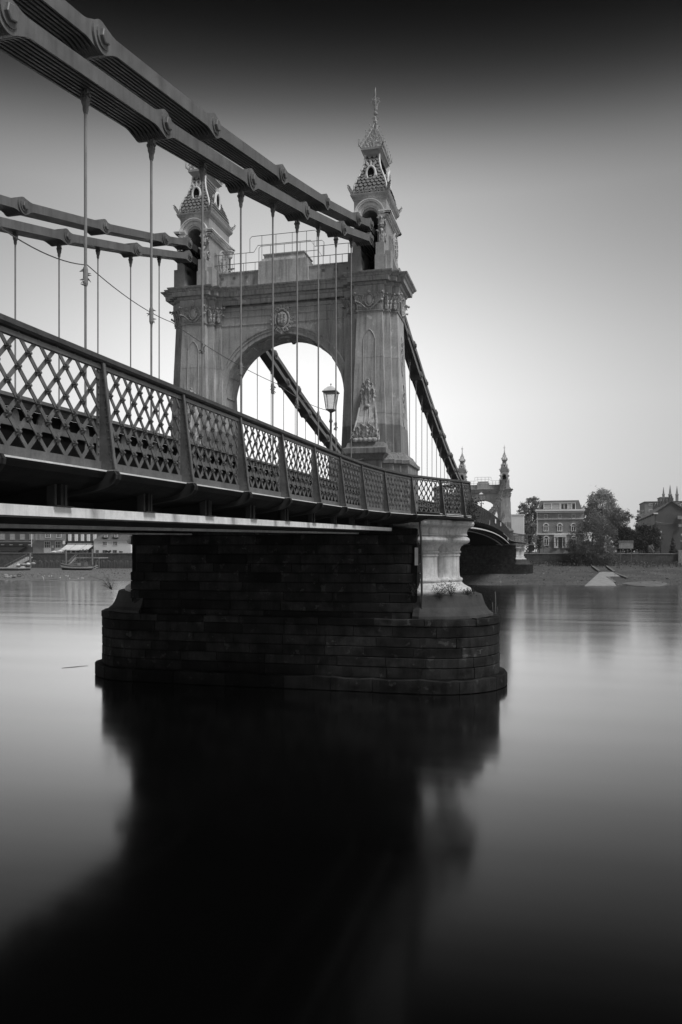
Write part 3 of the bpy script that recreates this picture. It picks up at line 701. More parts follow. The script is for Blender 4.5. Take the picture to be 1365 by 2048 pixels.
        for a in (-1, 1):
            for b in (-1, 1):
                d = Vector((a, b, 0)).normalized(); p = Vector((cx+a*.82, b*1.3, 22.0))
                m.tube([p, p+d*.1+Vector((0, 0, .14)), p+d*.2+Vector((0, 0, .26)), p+d*.19+Vector((0, 0, .42))], [.05, .045, .035, .012], 6)
                m.curl(p+d*.08+Vector((0, 0, .16)), d, (0, 0, 1), .1, .025); m.leaf(p, (d.x*.3, d.y*.3, 1), d, .2, .42, .9)
        B(m, 'roof_cresting', M_orn, tur)
        # cap slab, crown of scrolls and finial
        m = MB(); m.stack([rl(z, w, d) for z, w, d in ((23.93, .33, .74), (24.02, .38, .8), (24.1, .44, .87), (24.13, .49, .92), (24.24, .49, .92), (24.26, .44, .86))]); B(m, 'turret_cap', M_turret, tur)
        m = MB(); rr = random.Random(11)
        for lvl in range(8):
            z = 24.32+lvl*.19; f = (1-lvl/8)**1.15; w, d = .5*f+.03, .88*f+.03; per = 2*(w+d)*2; cnt = max(4, int(per/.15))
            for i in range(cnt):
                t = per*i/cnt; q = t-per/2
                t2 = t
                if t2 < 2*w: x, y, u = -w+t2, -d, Vector((1, 0, 0))
                elif t2 < 2*w+2*d: x, y, u = w, -d+(t2-2*w), Vector((0, 1, 0))
                elif t2 < 4*w+2*d: x, y, u = w-(t2-2*w-2*d), d, Vector((1, 0, 0))
                else: x, y, u = -w, d-(t2-4*w-2*d), Vector((0, 1, 0))
                m.curl((cx+x, y, z), u*(1 if i % 2 else -1), (0, 0, 1), .09, .017, 1.2, 7)
                if lvl in (0, 3, 5) and i % 2 == 0: m.tube([(cx+x, y, z), (cx+x*1.06, y*1.04, z+.3)], [.022, .01], 5); m.ball((cx+x*1.06, y*1.04, z+.3), .028, 6, 4)
        for a in (-1, 1):
            for b in (-1, 1):
                m.tube([(cx+a*(.47*(1-t)**1.2+.02), b*(.9*(1-t)**1.2+.02), 24.26+1.6*t) for t in (0, .2, .4, .6, .8, 1)], .025, 5)
                d = Vector((a, b, 0)).normalized(); p = Vector((cx+a*.48, b*.9, 24.26)); m.tube([p, p+d*.12+Vector((0, 0, .1)), p+d*.16+Vector((0, 0, .36))], [.04, .035, .01], 5)
        B(m, 'roof_crown', M_orn, tur)
        m = MB(); m.lathe(cx, 0, [(.04, 24.2), (.04, 25.7), (.1, 25.78), (.12, 25.84), (.06, 25.9), (.035, 25.95), (.02, 26.1), (.09, 26.18), (.1, 26.24), (.03, 26.3), (.018, 26.5), (.015, 26.95), (.012, 27.0)], 10)
        for a in range(4):
            d = Vector((math.cos(a*PI/2), math.sin(a*PI/2), 0)); c = Vector((cx, 0, 26.72))
            m.curl(c+d*.1, d, (0, 0, 1), .11, .02); m.curl(c+d*.09+Vector((0, 0, .2)), d, (0, 0, -1), .08, .018); m.leaf(c+d*.05+Vector((0, 0, -.35)), (0, 0, 1), d, .1, .3, .8); m.curl(Vector((cx, 0, 25.98))+d*.08, d, (0, 0, 1), .07, .015)
        m.ball((cx, 0, 27.12), (.02, .06, .22), 8, 6); m.tube([(cx, 0, 26.9), (cx, -.06, 27.25), (cx, .02, 27.45)], [.018, .024, .006], 5)
        B(m, 'finial', M_orn, tur)
    return root
tower = make_tower()
tag(tower, 'near painted iron bridge tower with arch, two scaled turrets and leaf capitals', 'bridge tower', 'towers of the suspension bridge')
tower2 = copy_tree(tower, off=(0, SPAN, 0))
tag(tower2, 'far bridge tower seen small beyond the end of the near balcony railing', 'bridge tower', 'towers of the suspension bridge')
# ================================================================== deck
deck = tag(empty('bridge_deck', (0, 0, 0)), 'dark bridge deck with steel girders crossing the river between the towers', 'bridge deck')
ORD = ['first', 'second', 'third', 'fourth', 'fifth', 'sixth', 'seventh', 'eighth', 'ninth', 'tenth', 'eleventh', 'twelfth', 'thirteenth', 'fourteenth', 'fifteenth', 'sixteenth']
SMP = [-40+2.0*i for i in range(14)]+[-12+1.0*i for i in range(26)]+[14+4*i for i in range(25)]+[SPAN-14+1.0*i for i in range(27)]+[SPAN+13.5+3*i for i in range(10)]
def strip(xa, xb, dz0, dz1, name, mat, smp=SMP, parent=deck, s0=-99, s1=999):
    m = MB(); loops = []
    for s in smp:
        if not (s0 <= s <= s1): continue
        a = xa(s) if callable(xa) else xa; b = xb(s) if callable(xb) else xb; z = deck_z(s)
        loops.append([Vector((a, s, z+dz0)), Vector((b, s, z+dz0)), Vector((b, s, z+dz1)), Vector((a, s, z+dz1))])
    m.stack(loops); return m.build(name, mat, parent)
strip(-3.85, 3.85, -.14, .0, 'roadway', M_road)
for sg in (-1, 1):
    lo = (lambda s: 4.62) if sg > 0 else (lambda s: -rail_x(s)+.02); hi = (lambda s: rail_x(s)-.02) if sg > 0 else (lambda s: -4.62)
    strip(lo, hi, -.1, .02, 'footway', M_road)
    strip(*(sorted((sg*3.85, sg*4.62))), -.3, -.02, 'deck_edge', M_deck)
    # light painted lower girder hung on stubs, and an inner darker one
    a = sorted((sg*5.36, sg*5.5))
    for r0, r1 in ((-40, -2.6), (2.4, SPAN-2.4), (SPAN+2.6, 200)):
        sm = sorted([s for s in SMP if r0 < s < r1]+[r0, min(r1, SMP[-1])]); pos = strip(*a, -.735, -.60, 'lower_girder', M_white, sm)
        w = sorted((sg*5.34, sg*5.51)); strip(*w, -.76, -.737, 'girder_flange', M_ironshade, sm, pos)
        b = sorted((sg*3.75, sg*4.05)); strip(*b, -.86, -.80, 'inner_girder', M_concrete, sm)
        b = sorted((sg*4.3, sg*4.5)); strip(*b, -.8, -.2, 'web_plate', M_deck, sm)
GS = [-38.9+2.435*i for i in range(16)]+[2.47+2.4245*i for i in range(1, 51)]+[SPAN+2.5+2.435*i for i in range(1, 14)]
for s in GS:
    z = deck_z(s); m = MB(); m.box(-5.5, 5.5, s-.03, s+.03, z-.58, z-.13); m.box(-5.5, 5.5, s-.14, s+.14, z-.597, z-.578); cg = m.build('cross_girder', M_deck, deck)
    if s < 30:
        for sg in (-1, 1):
            m = MB()
            for dy in (-.14, .1):
                xs = sorted((sg*5.36, sg*5.48)); m.box(xs[0], xs[1], s+dy, s+dy+.05, z-.59, z-.2)
            m.box(min(sg*5.3, sg*5.56), max(sg*5.3, sg*5.56), s-.2, s+.2, z-.6, z-.585); m.build('girder_stub', M_ironshade, cg)
# pierced parapet girder along each chain line
for sg in (-1, 1):
    x = sg*4.25
    for r0, r1 in ((-40, -2.5), (2.5, SPAN-2.5), (SPAN+2.5, 165)):
        g = tag(empty('parapet_girder', (x, r0, deck_z(r0))), None)
        nm = {(-1, -40): 'riveted girder with pierced openings along the far side of the near roadway', (1, -40): 'riveted girder with pierced openings behind the near lattice railing', (-1, 2.5): 'pierced girder on the far side of the main span roadway', (1, 2.5): 'pierced girder on the near side of the main span behind the railing', (-1, SPAN+2.5): 'girder past the far tower on its far side', (1, SPAN+2.5): 'girder past the far tower on its near side'}[(sg, r0)]
        tag(g, nm, 'girder', 'girders along the chain lines')
        sm = sorted([s for s in SMP if r0 < s < r1]+[r0, r1])
        off = Vector((-x, -r0, -deck_z(r0)))
        def S(x0, x1, a, b, n, mt):
            o = strip(x+x0, x+x1, a, b, n, mt, sm, g); o.location = off; return o
        S(-.19, .19, 1.0, 1.05, 'top_chord', M_iron); S(-.03, .03, .91, 1.0, 'top_web', M_iron)
        S(-.05, .05, .62, .71, 'middle_chord', M_iron); S(-.03, .0, .02, .9, 'web', M_dark); S(-.15, .15, .0, .03, 'bottom_chord', M_iron)  # web coloured near black so the girder openings read as shaded
        m = MB(); s = r0+.3
        while s < min(r1, 60)-.3:
            z = deck_z(s); m.prism([(x+.012, s+.09*math.cos(a*PI/8), z+.71+.17*math.sin(a*PI/8)) for a in range(9)], (.03, 0, 0)); s += .62
        if m.v: o = m.build('girder_post', M_rail, g); o.location = off; o['kind'] = 'stuff'

# ================================================================== chains of eyebars
def link_mesh(p0, p1, x, half, n, hb, hr, t0=True, solid=False):
    """pack of n flat eyebars between two pins in a plane x=const"""
    d = (p1-p0); Ln = d.length; u = d.normalized(); w = Vector((0, -u.z, u.y))
    prof = []
    for i in range(-3, 4): a = i*PI/7; prof.append((-hr*math.cos(a), hr*math.sin(a)))     # rounded end at p0 (top to bottom order fixed below)
    top = [(-hr*math.cos(a), hr*math.sin(a)) for a in [PI*i/12 for i in range(0, 9)]]
    neck = [(hr*.95, hr*.72), (hr*1.35, hb*1.15), (hr*1.8, hb)]
    upper = top+neck
    full = upper+[(Ln-a, b) for a, b in reversed(upper)]
    poly = full+[(a, -b) for a, b in reversed(full)][1:-1]
    m = MB(); th = .036
    xs = [x-half+2*half*i/(n-1) for i in range(n)]
    for xx in xs:
        pts = [p0+u*a+w*b for a, b in poly]
        m.stack([[Vector((xx-th/2, p.y, p.z)) for p in pts], [Vector((xx+th/2, p.y, p.z)) for p in pts]])
    return m
def pin(m, x, half, p, r=.13):
    m.tube([(x-half, p.y, p.z), (x+half, p.y, p.z)], .07, 6)
    for sg in (-1, 1):
        a, b = x+sg*(half+.0), x+sg*(half+.085)
        m.stack([[Vector((xx, p.y+rr*math.cos(i*PI/3+.3), p.z+rr*math.sin(i*PI/3+.3))) for i in range(6)] for xx, rr in ((a, r), (b-sg*.012, r), (b, r*.86))])
        m.stack([[Vector((xx, p.y+1.45*r*math.cos(i*PI/8), p.z+1.45*r*math.sin(i*PI/8))) for i in range(16)] for xx in (a-sg*.03, x+sg*(half+.022))])
def chain(x, pins, label, detail=True, hb=.135, hr=.265):
    c = tag(empty('suspension_chain', (x, pins[0][0], pins[0][1])), label, 'suspension chain', 'chains of the suspension bridge')
    off = -Vector((x, pins[0][0], pins[0][1]))
    P = [Vector((x, s, z)) for s, z in pins]
    for i in range(len(P)-1):
        half = .30 if i % 2 == 0 else .258; nb = 8 if i % 2 == 0 else 7
        m = link_mesh(P[i], P[i+1], x, half, nb if detail else 4, hb, hr)
        o = m.build('eyebar_link', M_iron, c); o.location = off
        m = MB(); pin(m, x, .325, P[i]); o2 = m.build('pin', M_iron, o)
    m = MB(); pin(m, x, .325, P[-1]); m.build('pin', M_iron, o)
    return c
lowS = [-2.47, -7.3, -12.17, -17.0, -21.82, -26.6, -31.4, -36.2]
upS = [-2.47, -4.85, -9.72, -14.5, -19.38, -24.16, -29.0, -33.8, -38.6]
PM = (SPAN-4.94)/25.5
lowM = [2.47+PM*k_ for k_ in range(26)]+[SPAN-2.47]
upM = [2.47]+[2.47+PM*(k_+.5) for k_ in range(25)]+[SPAN-2.47]
upM[-1] = SPAN-2.47
for sg, side in ((1, 'nearer'), (-1, 'farther')):
    x = sg*LX; big = 'at the top left of the photo' if sg > 0 else 'left of the far turret'
    chain(x, [(s, up_chain(s)) for s in upS], f'upper {side} chain of flat eyebars descending {big}')
    chain(x, [(s, low_chain(s)) for s in lowS], f'lower {side} chain of flat eyebars with hangers {big}')
    chain(x, [(s, up_chain(s)) for s in upM], 'upper main span chain '+('right of the near tower' if sg > 0 else 'seen through the near arch'))
    chain(x, [(s, low_chain(s)) for s in lowM], 'lower main span chain '+('right of the near tower' if sg > 0 else 'seen through the near arch'))
    chain(x, [(SPAN-s, up_chain(s)) for s in upS], f'upper chain falling to the far bank, {side} side', False)
    chain(x, [(SPAN-s, low_chain(s)) for s in lowS], f'lower chain falling to the far bank, {side} side', False)
    for oy in (0, SPAN):                     # saddle inside each turret
        m = MB()
        for dz in (0, .6):
            z = low_chain(-2.47)+dz
            for k_ in range(5):
                xx = x-.24+.12*k_; m.stack([[Vector((xx-.02, y+oy, zz)) for y, zz in ((-2.47, z-.14), (0, z+.0), (2.47, z-.2), (2.47, z+.12), (0, z+.3), (-2.47, z+.15))], [Vector((xx+.02, y+oy, zz)) for y, zz in ((-2.47, z-.14), (0, z+.0), (2.47, z-.2), (2.47, z+.12), (0, z+.3), (-2.47, z+.15))]])
        o = m.build('saddle', M_ironshade, tower if oy == 0 else tower2); o.location = (0, -oy, -7.4)
# ================================================================== hanger rods
def hanger(x, s, ztop, near, label, zc):
    zb = deck_z(s)+1.0
    h = tag(empty('hanger_rod', (x, s, zb)), label, 'hanger rod', ('hangers on the nearer chain of the near span' if x > 0 else 'hangers on the farther chain of the near span') if near else 'hangers of the main span')
    m = MB()
    if near: m.tube([(0, 0, -.6), (0, 0, zc-zb-.2)], .021, 8); m.tube([(0, 0, zc-zb), (0, 0, ztop-zb)], .026, 8)
    else: m.tube([(0, 0, -.6), (0, 0, ztop-zb)], .022, 6)
    m.build('rod', M_rod, h)
    m = MB(); t = ztop-zb
    m.tube([(0, 0, t-.42), (0, 0, t-.36), (0, 0, t-.3), (0, 0, t-.24), (0, 0, t-.18)], [.034, .05, .05, .075, .07], 8)
    for dx in (-.05, .05): m.beam((dx, 0, t-.2), (dx*1.1, 0, t+.08), .1, .02, (1, 0, 0))
    m.tube([(-.09, 0, t-.12), (.09, 0, t-.12)], .035, 6)
    m.build('clamp', M_iron, h)
    if near:
        m = MB(); c = zc-zb
        m.tube([(0, 0, c-.28), (0, 0, c-.24), (0, 0, c+.0), (0, 0, c+.04)], [.03, .042, .042, .034], 8)
        rr = random.Random(int(s*10))
        for k_ in range(10):
            a = rr.uniform(0, 6.28); z0 = c-.25+.03*k_; m.tube([(0, 0, z0), (.05*math.cos(a), .05*math.sin(a), z0-.02), (.1*math.cos(a), .1*math.sin(a), z0+rr.uniform(-.09, .0))], [.018, .016, .004], 4)
        m.build('coupling', M_rod, h)
hs = [-4.85, -7.3, -9.72, -12.17, -14.5, -17.0, -19.38, -21.82, -24.16, -26.6, -29.0, -31.4]
for i, s in enumerate(hs):
    zt = low_chain(s)-.16 if i % 2 else low_chain(s)-.1
    hanger(LX, s, zt-(.1 if i % 2 else 0), True, f'{ORD[i]} hanger rod left of the near turret on the nearer chain', 10.75)
    hanger(-LX, s, zt-(.1 if i % 2 else 0), True, f'{ORD[i]} hanger rod left of the farther turret on the farther chain', 10.3)
s = 2.47+PM/2; i = 0
while s < SPAN-2.6:
    for sg in (-1, 1):
        w_ = 'right of the near tower leg' if sg > 0 else 'seen through the arch beyond the near tower'
        lab = f'{ORD[i]} thin main span hanger rod {w_}' if i < 14 else ('thin hanger rod near mid span on the nearer main chain' if sg > 0 else 'thin hanger rod near mid span on the farther main chain')
        hanger(sg*LX, s, low_chain(s)-.15, False, lab, 11)
    s += PM/2; i += 1

# ================================================================== lattice railings
def star():
    m = MB(); pts = []
    for i in range(16):
        a = PI*i/8; r = .074 if i % 4 == 0 else (.058 if i % 4 == 2 else .024); pts.append((r*math.cos(a), 0, r*math.sin(a)))
    m.add(pts+[(0, -.045, 0)], [(i, (i+1) % 16, 16) for i in range(16)]); m.ball((0, -.03, 0), .02, 6, 4)
    return m
me_star = star().mesh('rosette'); me_star.materials.append(M_rail)
def post_mesh():
    m = MB()      # local: x outward, y along the rail, z up from the rail foot
    m.box(-.02, .0, -.065, .05, -.06, 1.5)
    m.stack([[Vector((x, y, z)) for x, z in ((-.0, -.08), (.25, -.08), (.22, .1), (.05, 1.5), (-.0, 1.5))] for y in (-.012, .012)])
    m.stack([[Vector((x0, -.03, z)), Vector((x0+.02, -.03, z)), Vector((x0+.02, .03, z)), Vector((x0, .03, z))] for x0, z in ((.24, -.08), (.21, .1), (.04, 1.5))])
    for i in range(14):
        for y in (-.045, .045): m.ball((.004, y, .05+i*.105), (.016, .018, .018), 6, 4)
        m.ball((.02+.16*(1-i/14), -.014, .05+i*.105), (.016, .01, .016), 6, 4)
    return m
me_post = post_mesh().mesh('railing_post'); me_post.materials.append(M_rail)
def bracket_mesh():
    m = MB(); pr = [(.26, -.1), (.3, -.16), (.29, -.22), (.24, -.29), (.15, -.34), (0, -.38), (-.6, -.47), (-1.3, -.52), (-1.3, -.44), (-.5, -.36), (-.1, -.26), (.06, -.16), (.1, -.1)]
    m.stack([[Vector((x, y, z)) for x, z in pr] for y in (-.02, .02)]); m.stack([[Vector((x, y, z)) for x, z in pr[:8]+[(-1.3, -.505), (-.6, -.455), (0, -.365), (.145, -.325), (.228, -.28), (.275, -.215), (.285, -.16), (.25, -.1)]] for y in (-.07, .07)])
    return m
me_brk = bracket_mesh().mesh('deck_bracket'); me_brk.materials.append(M_ironshade)
H = 1.38; DW, DH = .37, .392
def lattice(L_, H_):
    """flat bars of a panel of length L_: (u0,v0,u1,v1,direction)"""
    n = max(2, round(L_/DW)); dw = L_/n; sl = DH/dw; bars = []
    run = H_/sl; k_ = -int(run/dw)-1
    while k_*dw < L_:
        u0 = k_*dw; u1 = u0+run; a, b = max(u0, 0), min(u1, L_)
        if b-a > .06:
            bars.append((a, (a-u0)*sl, b, (b-u0)*sl, 0)); bars.append((L_-a, (a-u0)*sl, L_-b, (b-u0)*sl, 1))
        k_ += 1
    knots = []; j = 1
    v = DH/2
    while v < H_-.05:
        off = (dw/2 if j % 2 else 0); i = 0
        while off+i*dw <= L_+.01:
            if .04 < off+i*dw < L_-.04: knots.append((off+i*dw, v))
            i += 1
        v += DH/2; j += 1
    return bars, knots
def railing(side, posts, label, near, nbars=300):
    root = tag(empty('footway_railing', (side*rail_x(posts[0]), posts[0], deck_z(posts[0]))), label, 'railing', 'lattice railings of the footways')
    o0 = -Vector(root.location)
    sb, sr = MB(), MB(); order = sorted(range(len(posts)-1), key=lambda i: abs(posts[i]+29)) if near else []
    made = [0, 0]; hand, foot, lip, fas = [], [], [], []
    def pt(s, dz=0): return Vector((side*rail_x(s), s, deck_z(s)+dz))
    frames = {}
    for i in (order or range(len(posts)-1)):
        a, b = pt(posts[i], .06), pt(posts[i+1], .06); d = b-a; L_ = Vector((d.x, d.y, 0)).length; u = Vector((d.x, d.y, 0))/L_
        n = Vector((u.y, -u.x, 0)) if side > 0 else Vector((-u.y, u.x, 0)); sh = d.z/L_
        a2 = .07; bars, knots = lattice(L_-2*a2, H)
        P_ = lambda uu, v, o=0: a+u*(uu+a2)+Vector((0, 0, v+sh*(uu+a2)))+n*o
        for u0, v0, u1, v1, dr in bars:
            o_ = .012 if dr else -.004
            if near and made[0] < nbars:
                m = MB(); m.beam(P_(u0, v0, o_), P_(u1, v1, o_), .013, .058, up=n.cross(P_(u1, v1)-P_(u0, v0))); o = m.build('lattice_bar', M_rail, root); o.location = o0; made[0] += 1
            else: sb.beam(P_(u0, v0, o_), P_(u1, v1, o_), .013, .058, up=n.cross(P_(u1, v1)-P_(u0, v0)))
        rz = math.atan2(u.y, u.x) if side > 0 else math.atan2(u.y, u.x)+PI
        for uu, v in knots:
            p = P_(uu, v, .02)
            if near and made[1] < nbars: inst('rosette', me_star, root, p+o0, (0, 0, rz)); made[1] += 1
            elif near or i < 8:
                cs, sn = math.cos(rz), math.sin(rz); bb = len(sr.v)
                sr.v += [(p.x+q.co.x*cs-q.co.y*sn, p.y+q.co.x*sn+q.co.y*cs, p.z+q.co.z) for q in me_star.vertices]
                sr.f += [tuple(k_+bb for k_ in f.vertices) for f in me_star.polygons]
    for i, s in enumerate(posts):
        s_ = s; ta = pt(posts[max(i-1, 0)]); tb = pt(posts[min(i+1, len(posts)-1)]); d = (tb-ta); ang = math.atan2(d.y, d.x)-PI/2+(0 if side > 0 else PI)
        if near or i < 30:
            inst('railing_post', me_post, root, pt(s, .03)+o0, (0, 0, ang))
            inst('deck_bracket', me_brk, root, pt(s, .03)+o0, (0, 0, ang))
        n = Vector((d.y, -d.x, 0)).normalized()*(1 if side > 0 else -1)
        def sec(lst): return [pt(s, z)+n*x for x, z in lst]
        hand.append(sec([(-.06, 1.46), (.06, 1.46), (.09, 1.49), (.08, 1.55), (.03, 1.58), (-.03, 1.58), (-.08, 1.55), (-.09, 1.49)]))
        foot.append(sec([(-.03, -.06), (.03, -.06), (.03, .07), (-.03, .07)])); lip.append(sec([(-.04, -.08), (.12, -.08), (.12, -.058), (-.04, -.058)]))
        fas.append(sec([(.1, -.082), (.11, -.1), (.07, -.17), (-.05, -.25), (-.25, -.32), (-.9, -.42), (-1.3, -.44), (-1.3, -.40), (-.25, -.28), (-.05, -.2), (.02, -.082)]))
    for lst, nm, mt in ((hand, 'handrail', M_handrail), (foot, 'bottom_rail', M_rail), (lip, 'edge_strip', M_trim), (fas, 'edge_fascia', M_deck)):
        m = MB(); m.stack(lst); o = m.build(nm, mt, root); o.location = o0
        if nm == 'handrail': smooth(o.data, 35)
    m = MB(); m.stack([[p-Vector((0, 0, .012)) for p in r_] for r_ in [[q+Vector((0, 0, 0)) for q in f] for f in [[l_[0]+Vector((0, 0, 1.51)), l_[1]+Vector((0, 0, 1.51)), l_[1]+Vector((0, 0, 1.45)), l_[0]+Vector((0, 0, 1.45))] for l_ in foot]]]); o = m.build('top_rail', M_rail, root); o.location = o0
    if sb.v: o = sb.build('lattice_bar', M_rail, root); o.location = o0; o['kind'] = 'stuff'
    if sr.v: o = sr.build('rosette', M_rail, root); o.location = o0; o['kind'] = 'stuff'
    return root
PN = [-33.6, -31.1, -28.55, -26.05, -23.45, -20.75, -18.05, -15.25, -12.4, -9.6, -6.7, -3.65, -1.3, .45, 1.9, 3.6, 5.6, 8.2, 10.9]
railing(1, PN, 'dark lattice footway railing with star rosettes curving out to the near tower balcony', True)
PF = [10.9+2.63*i for i in range(0, 41)]+[SPAN-9.6+0, SPAN-6.7, SPAN-3.65, SPAN-1.3, SPAN+.45, SPAN+1.9, SPAN+3.6, SPAN+5.6, SPAN+8.2, SPAN+10.9, SPAN+20, SPAN+30]
PF = sorted([p for p in PF if p < SPAN-10 or p > SPAN-9.7])
railing(1, PF, 'lattice footway railing running along the main span to the far tower', False)
PL = sorted([-33.6+2.65*i for i in range(9)]+[-9.6, -6.7, -3.65, -1.3, .45, 1.9, 3.6, 5.6, 8.2]+[10.9+2.63*i for i in range(41)])
railing(-1, PL, 'lattice footway railing on the far side of the bridge behind the girders', False)

# balcony floor, edge mouldings over the column cluster
m = MB(); e = []
for z, o_ in ((-.42, -.3), (-.3, -.05), (-.26, .02), (-.18, .04), (-.12, .12), (-.02, .14), (-.0, .1)):
    e.append([Vector((rail_x(s)+o_*(1 if True else 0), s, 7.6+z)) for s in [-3.4+.4*i for i in range(23)]]+[Vector((4.7, 5.4, 7.6+z)), Vector((4.7, -3.4, 7.6+z))])
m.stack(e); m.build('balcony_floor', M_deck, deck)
m = MB()
for z in (-.2, -.1, -.03):
    m.tube([(rail_x(s)+.13, s, 7.6+z) for s in [-1.6+.2*i for i in range(29)]], .016, 5)
m.build('balcony_moulding', M_trim, deck)

# ================================================================== lamps on the bridge
def lamp(x, s, zt, label):
    zb = deck_z(s); r = tag(empty('street_lamp', (x, s, zb)), label, 'street lamp', 'lantern lamps on the bridge'); h = zt-zb
    m = MB(); m.lathe(0, 0, [(.16, 0), (.16, .5), (.1, .6), (.085, .9), (.07, 1.6), (.11, 1.68), (.11, 1.8), (.07, 1.9), (.1, 2.15), (.09, 2.4), (.05, 2.55), (.045, h-1.45), (.08, h-1.4), (.05, h-1.3), (.045, h-1.08), (.07, h-1.0)], 12); m.build('post', M_iron, r, True)
    m = MB(); b, t = .14, .235
    def sq(w, z): return [Vector((-w, -w, z)), Vector((w, -w, z)), Vector((w, w, z)), Vector((-w, w, z))]
    m.stack([sq(.03, h-1.06), sq(.15, h-.97), sq(.16, h-.93)])
    for a in (-1, 1):
        for c in (-1, 1): m.beam((a*.15, c*.15, h-.95), (a*.235, c*.235, h-.28), .025, .025)
    m.stack([sq(.27, h-.29), sq(.29, h-.26), sq(.27, h-.23)]); m.build('lantern_frame', M_iron, r)
    m = MB(); m.stack([sq(.26, h-.235), sq(.21, h-.15), sq(.15, h-.1), sq(.12, h-.06), sq(.05, h-.03)]); m.tube([(0, 0, h-.05), (0, 0, h+.02), (0, 0, h+.05), (0, 0, h+.09)], [.02, .02, .045, .02], 8); m.build('lamp_cap', M_trim, r)
    m = MB(); m.stack([sq(.14, h-.93), sq(.222, h-.29)], False); m.build('lantern_glass', M_lant, r)
lamp(3.76, -6.2, 12.4, 'lantern street lamp on a tall iron post in front of the near tower')
lamp(-3.75, -17.5, 11.85, 'lantern street lamp glimpsed through the near lattice railing')
pz = at(963, 985, 60.0); lamp(pz.x, 60.0, pz.z, 'small lantern street lamp before the far tower arch')
# wires
def wire(pts, sag, r, label):
    m = MB(); P = []
    for a, b in zip(pts, pts[1:]):
        a, b = Vector(a), Vector(b)
        for i in range(13):
            f = i/12; p = a.lerp(b, f); p.z -= sag*4*f*(1-f); P.append(p)
    m.tube(P, r, 5); return tag(m.build('overhead_wire', M_iron, None), label, 'wire')
wire([tuple(at(-20, 440, -26)), tuple(at(175, 530, -20)), tuple(at(345, 645, -12)), tuple(at(560, 770, -6)), (3.76, -6.2, 11.4)], .15, .012, 'thin dark wire slanting down from the upper left across the arch')
wire([(3.76, -6.2, 10.6), (3.9, -3.0, 9.9), (4.4, -1.9, 10.4)], .2, .012, 'slack thin cable from the lamp post to the near tower leg')
# security camera on the farther turret
r = tag(empty('security_camera', (-3.35, .4, 19.9)), 'white security camera on an arm beside the farther turret', 'security camera')
m = MB(); m.tube([(-.6, .3, 0), (.35, .3, 0)], .035, 6); m.tube([(.1, .3, 0), (.1, .3, .75)], .04, 6); m.build('arm', M_iron, r)
m = MB(); m.lathe(.1, .3, [(.06, .5), (.13, .56), (.15, .72), (.16, .8), (.22, .82), (.22, .86), (.05, .9)], 12); m.beam((-.35, .2, -.45), (.0, .2, -.1), .16, .14); m.build('camera_housing', M_trim, r)

# white notices and a hoop hung on the main span railing
def on_x(x, y, t):
    d = (x-682.5)/FPX; Y = (t-CAMX)/(CT*d-ST); return Vector((t, CAMY+Y*(ST*d+CT), CAMZ+(1100-y)/FPX*Y))
for i, (x, y, w_) in enumerate(((991.5, 1042.5, 2.2), (1002, 1048.5, 1.4), (1016.5, 1078, 1.2))):
    c = on_x(x, y, 5.8); m = MB(); m.box(5.79, 5.82, c.y-w_/2, c.y+w_/2, c.z-.28, c.z+.28)
    tag(m.build('railing_sign', M_render), ['larger white plate on the main span railing left of its expansion post', 'smaller white plate on the railing just right of its expansion post', 'tiny white plate low on the railing near the far pier'][i], 'sign', 'white plates on the main span railing')
c = on_x(979, 1040, 5.8); m = MB(); m.ring(c, (0, 1, 0), (0, 0, 1), .9, .6, .04, 20, 6, PI, 2*PI); tag(m.build('hanging_cable_loop', M_concrete), 'thin loop of cable hanging on the main span railing beside the white plate', 'cable')
# ================================================================== foreshore and banks
def wl(t):   # water's edge
    return 101.5 if t < 0 else 101.5+min(t, 10)*.24+max(0, min(t, 80)-10)*.27
def back(t):  # foot of the river wall
    if t < -20: return 186.0
    if t < -6: return 186-(t+20)/14*35
    return 151.0
from mathutils import noise as mnoise
def mud_z(t, s):
    w, b = wl(t), back(t); f = (s-w)/(b-w); R_ = max(0, min(1, (t+14)/16))
    zl = .3*f if f > 0 else .6*f
    zr = (1.15*min(1, max(0, f)/.45)+(.75*max(0, min(1, (f-.45)/.3)))+.9*max(0, (f-.75)/.25)) if f > 0 else 1.5*f
    z = zl*(1-R_)+zr*R_
    return z+(mnoise.noise(Vector((t*.09, s*.25, 0)))*.12+mnoise.noise(Vector((t*.5, s*.9, 3)))*.05)*max(0, min(1, f*6+.35))*(.6 if f > 0 else .5)
def grid(name, t0, t1, dt, mat, n=44):
    m = MB(); cols = int((t1-t0)/dt)+1
    for j in range(n+1):
        for i in range(cols+1):
            t = t0+(t1-t0)*i/cols; s = wl(t)-6+(back(t)+2-wl(t)+6)*(j/n)**1.3; m.v.append((t, s, mud_z(t, s)))
    for j in range(n):
        for i in range(cols): a = j*(cols+1)+i; m.f.append((a, a+1, a+cols+2, a+cols+1))
    o = m.build(name, mat, None, True); return tag(o, kind='structure')
grid('mud_foreshore', -14, 150, .8, M_mud); grid('shingle_foreshore', -260, -14, 1.2, M_shingle)
m = MB(); m.box(-430, -19, 186.6, 560, 3.0, 4.85); m.box(-19.01, 430, 151.6, 560, 3.0, 4.87); tag(m.build('bank_ground', M_mud), kind='structure')

